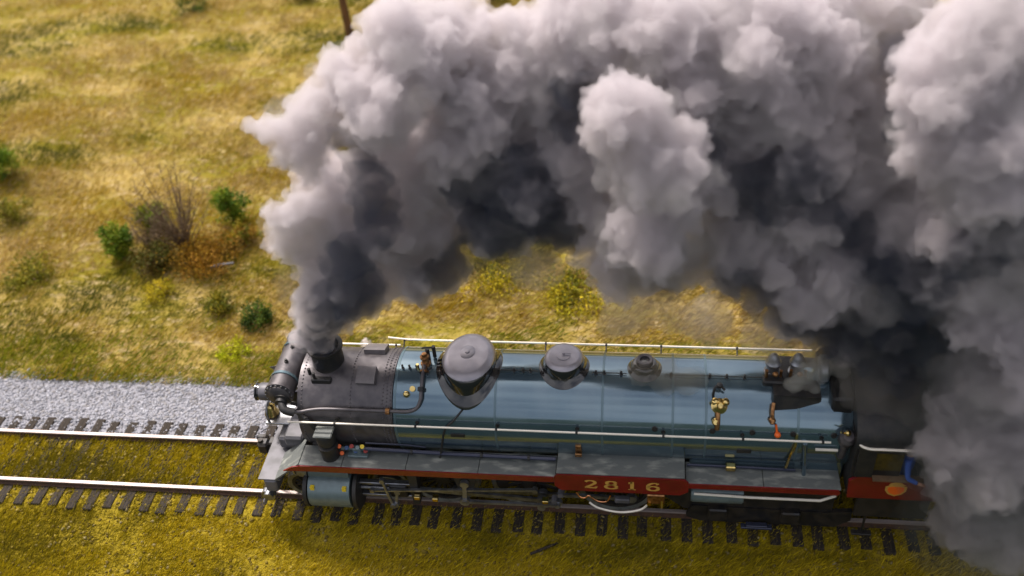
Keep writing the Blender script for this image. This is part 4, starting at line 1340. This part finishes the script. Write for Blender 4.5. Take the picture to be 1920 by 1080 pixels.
# ------------------------------------------------------------------ smoke and steam
PUFFS = [(-6.89, 0.0, 3.85, 0.34), (-6.84, -0.0, 4.35, 0.49), (-6.64, -0.0, 5.03, 0.61), (-6.08, 0.0, 5.89, 0.88), (-6.82, 0.0, 6.81, 0.47), (-6.86, -0.2, 7.53, 0.36), (-6.47, 0.0, 7.54, 0.5), (-5.41, 0.2, 5.74, 0.62), (-4.64, 0.5, 5.85, 0.77), (-3.92, 0.6, 5.71, 0.45), (-5.73, 0.3, 6.79, 0.87), (-5.82, 0.7, 7.63, 0.81), (-6.11, 0.0, 8.97, 0.62), (-6.58, 0.0, 9.33, 0.37), (-5.69, 0.2, 9.6, 0.61), (-5.11, 0.4, 10.1, 0.6), (-4.5, 0.0, 9.85, 0.77), (-4.01, 0.6, 10.57, 0.94), (-3.4, 1.2, 10.4, 0.83), (-4.23, 1.2, 7.79, 1.17), (-3.19, 1.2, 8.83, 1.36), (-2.82, 1.2, 6.79, 1.1), (-2.2, 1.4, 7.77, 1.32), (-1.95, 1.2, 9.98, 1.02), (-0.91, 1.0, 10.55, 0.98), (-0.33, -0.8, 9.98, 0.79), (0.13, -1.0, 9.23, 0.84), (-0.02, -0.6, 7.66, 0.92), (-0.65, 0.0, 6.58, 0.69), (-0.35, 0.0, 6.08, 0.5), (0.43, 0.0, 6.35, 0.59), (0.41, 1.0, 10.42, 1.15), (1.52, 1.0, 10.49, 1.22), (1.52, 1.4, 8.45, 1.44), (2.65, 1.0, 10.19, 1.13), (3.03, 1.2, 8.01, 1.62), (1.78, 0.6, 6.77, 1.18), (3.06, 0.6, 5.65, 1.22), (4.18, 0.8, 6.15, 1.59), (4.43, 0.4, 4.77, 1.08), (4.53, -0.8, 10.64, 1.03), (4.94, -1.0, 9.6, 1.19), (5.03, -0.5, 11.3, 1.05), (5.28, 0.0, 7.27, 1.28), (5.89, -0.6, 6.23, 1.11), (5.74, 0.0, 4.63, 0.85), (6.29, -1.0, 4.81, 1.14), (6.15, -1.6, 3.62, 1.17), (5.83, -1.8, 2.78, 0.76), (6.76, -2.0, 1.81, 1.01), (5.91, -1.9, 1.6, 0.52), (7.45, -1.2, 2.93, 1.5), (6.48, -0.5, 7.98, 1.63), (6.21, 0.0, 10.1, 1.53), (7.89, -0.5, 5.05, 1.91), (8.02, 0.0, 8.67, 2.19), (9.59, -0.5, 4.45, 2.4), (10.69, 0.5, 6.72, 2.74), (-1.39, 1.0, 7.07, 0.91), (-1.14, 0.8, 8.39, 0.86), (-1.52, 1.2, 9.03, 0.86), (0.94, 0.4, 8.09, 0.84), (0.68, 0.4, 9.67, 0.79), (2.26, 0.6, 9.54, 0.97), (4.33, 1.2, 7.89, 0.85), (4.48, 0.6, 6.92, 0.86), (-4.69, 0.6, 6.7, 0.68), (-4.01, 0.8, 6.56, 0.69), (-5.26, 0.2, 6.61, 0.62), (-0.86, 0.6, 7.36, 0.69), (4.21, 1.4, 9.76, 0.62), (4.0, 1.5, 10.57, 0.65), (4.23, 1.2, 8.97, 0.55), (-4.88, 0.5, 9.15, 0.66), (-4.78, 0.5, 8.59, 0.58)]
SOOT = [(-6.82, -0.1, 4.06, 0.36), (-6.73, -0.2, 4.66, 0.5), (-6.5, -0.25, 5.21, 0.6), (-6.06, -0.5, 5.7, 0.62), (-5.58, -0.6, 6.1, 0.67), (-5.33, -0.5, 5.86, 0.45), (-5.49, -0.6, 6.86, 0.59), (-4.94, -0.2, 8.43, 0.53), (-4.93, -0.25, 7.88, 0.54), (-5.03, -0.3, 8.88, 0.44), (-4.89, -0.2, 7.3, 0.43), (-5.21, -0.4, 9.27, 0.31), (-3.9, 0.1, 6.06, 0.52), (-3.4, 0.2, 6.38, 0.47), (-4.41, 0.1, 5.77, 0.42), (-2.24, 0.3, 7.68, 0.82), (-2.84, 0.3, 7.07, 0.74), (-3.26, 0.4, 7.96, 0.58), (-1.83, 0.3, 7.08, 0.65), (-2.43, 0.3, 8.38, 0.53), (-1.44, 0.2, 6.79, 0.44), (0.97, -0.1, 8.85, 0.35), (1.61, -0.1, 8.42, 0.39), (2.37, -0.2, 8.49, 0.55), (2.0, -0.2, 7.84, 0.51), (2.86, -0.2, 8.06, 0.48), (3.36, -0.3, 7.47, 0.45), (3.95, -0.5, 6.82, 0.55), (4.52, -0.5, 6.1, 0.66), (4.71, -0.4, 5.11, 0.74), (5.52, -1.1, 7.99, 0.62), (5.15, -1.0, 7.59, 0.57), (4.84, -0.7, 7.0, 0.54), (1.58, -0.2, 6.28, 0.54), (2.1, -0.2, 5.78, 0.49), (2.81, -0.2, 5.4, 0.56), (3.53, -0.2, 5.02, 0.6), (4.25, -0.3, 4.59, 0.6), (5.14, -0.6, 5.58, 0.61), (4.72, -0.6, 4.34, 0.6), (0.68, -0.2, 9.42, 0.35), (-1.25, 0.4, 9.79, 0.45), (-1.45, 0.3, 9.24, 0.4), (1.7, 0.3, 9.71, 0.36), (-3.29, 0.6, 9.71, 0.39), (4.0, 0.2, 9.25, 0.43), (3.93, 0.6, 10.09, 0.39), (0.34, -0.1, 5.85, 0.36)]
MURK = [(-6.53, -0.1, 7.21, 0.8), (-6.62, -0.1, 5.89, 0.84), (-6.67, -0.1, 4.9, 0.65), (-6.86, 0.0, 4.04, 0.45), (5.89, -1.7, 4.3, 1.42), (6.01, -2.2, 3.6, 1.42), (6.24, -2.6, 2.6, 1.45), (5.5, -2.3, 2.92, 1.07), (6.03, -0.8, 5.4, 1.41), (5.08, -0.2, 5.86, 1.25), (0.31, -0.5, 7.0, 1.04), (7.03, -1.8, 3.17, 1.46), (-2.41, 0.8, 6.71, 1.23), (-4.28, 0.4, 6.34, 0.93), (4.21, 0.0, 5.13, 1.1), (4.18, 1.6, 10.15, 0.66), (4.25, 1.6, 9.26, 0.6), (4.05, 1.6, 10.89, 0.69)]
VEIL = [(-2.31, 1.0, 5.48, 0.65), (-0.36, 0.3, 4.93, 0.63), (0.42, 0.3, 4.88, 0.47), (-0.68, 0.3, 4.71, 0.43), (1.19, 0.2, 4.86, 0.62), (2.34, 0.2, 4.47, 0.63), (3.32, 0.0, 4.55, 0.72), (4.29, -0.4, 4.26, 0.81), (4.94, -0.8, 3.98, 0.8), (5.29, -1.2, 3.26, 0.6), (4.05, -0.9, 4.05, 0.5), (4.8, -0.3, 4.18, 0.61), (3.91, 0.0, 4.57, 0.61)]
DRIFT = [(0.34, -0.35, 3.82, 0.42), (0.82, -0.4, 3.75, 0.38), (-0.08, -0.3, 3.83, 0.34)]
STEAM = [(2.82, -0.55, 3.89, 0.21), (3.05, -0.35, 3.94, 0.25), (3.37, -0.2, 3.99, 0.27), (3.73, -0.1, 3.97, 0.27), (4.21, -0.0, 3.86, 0.27), (4.69, -0.0, 3.73, 0.27), (5.05, 0.0, 3.62, 0.21), (3.24, -0.6, 3.84, 0.14)]
V1, T1 = ico(1); V2, T2 = ico(2); V3, T3 = ico(3)
def billow(name, label, puffs, kids, grand, dens, col, voxel, disp, seedk, body=.85, aniso=.15):
    rr = random.Random(seedk)
    S = {1: [], 2: [], 3: []}
    def rnd():
        return Vector((rr.gauss(0, 1), rr.gauss(0, 1), rr.gauss(0, 1))).normalized()
    for x, y, z, r in puffs:
        c = Vector((x, y, z))
        S[3].append((x, y, z, r * body))
        for i in range(kids):
            v = rnd(); r2 = r * rr.uniform(.24, .5); c2 = c + v * (r * .97 - r2 * .62)
            S[2].append((*c2, r2))
            for j in range(grand):
                v2 = (rnd() + v * .8).normalized(); r3 = r2 * rr.uniform(.28, .5); c3 = c2 + v2 * (r2 * .98 - r3 * .4)
                if r3 > voxel * 1.1: S[2 if r3 > .2 else 1].append((*c3, r3))
    VV = []; TT = []; k = 0
    for lv, (V, T) in ((1, (V1, T1)), (2, (V2, T2)), (3, (V3, T3))):
        if not S[lv]: continue
        A = np.array(S[lv])
        a, t = replicate(V, T, V[None] * A[:, 3][:, None, None] + A[:, None, :3])
        VV.append(a); TT.append(t + k); k += len(a)
    me = fast_mesh(name, np.concatenate(VV), np.concatenate(TT))
    o = bpy.data.objects.new(name, me); COL.objects.link(o)
    m = o.modifiers.new('r', 'REMESH'); m.mode = 'VOXEL'; m.voxel_size = voxel
    for sz, st in disp:
        t = bpy.data.textures.new('c', 'CLOUDS'); t.noise_scale = sz; t.noise_depth = 2; t.noise_type = 'HARD_NOISE'
        dm = o.modifiers.new('d', 'DISPLACE'); dm.texture = t; dm.strength = st; dm.texture_coords = 'GLOBAL'; dm.mid_level = .35
    m = o.modifiers.new('r2', 'REMESH'); m.mode = 'VOXEL'; m.voxel_size = voxel * .72
    dg = bpy.context.evaluated_depsgraph_get()
    me2 = bpy.data.meshes.new_from_object(o.evaluated_get(dg))
    o.modifiers.clear(); o.data = me2
    me2.materials.clear(); me2.materials.append(volume_mat(name, col, dens, aniso))
    print(name, len(me2.polygons))
    return tag(o, label, kind='stuff')
billow('smoke', 'huge billowing grey and white smoke plume trailing back from the chimney', PUFFS, 18, 8, 4.0, (.84, .80, .82), .055, ((.7, .34), (.34, .32), (.17, .20), (.09, .08)), 4)
billow('smoke_fringe', 'thin ragged wisps of smoke torn from the edges of the plume', [(x, y, z, r * 1.07) for x, y, z, r in PUFFS], 10, 3, .55, (.80, .78, .78), .08, ((.6, .55), (.25, .4), (.12, .15)), 14)
billow('soot_smoke', 'sooty black smoke streaking through the hollows of the plume', SOOT, 12, 3, 1.4, (.09, .11, .16), .07, ((.5, .4), (.25, .25)), 8)
billow('murky_smoke', 'murky grey smoke at the foot of the column and in the low trailing end of the plume', MURK, 10, 2, .3, (.16, .18, .17), .08, ((.5, .3), (.25, .12)), 9)
billow('thin_smoke', 'thin brownish smoke veil drifting over the cab and under the plume', VEIL, 8, 2, .75, (.55, .52, .48), .08, ((.5, .3), (.2, .1)), 5)
billow('drifting_haze', 'faint brown haze drifting across the boiler by the small dome', DRIFT, 6, 0, .7, (.55, .50, .40), .06, ((.4, .2),), 6)
billow('steam', 'wisps of pale steam leaking beside the safety valves', STEAM, 8, 2, 1.8, (.9, .9, .85), .04, ((.25, .12),), 7)
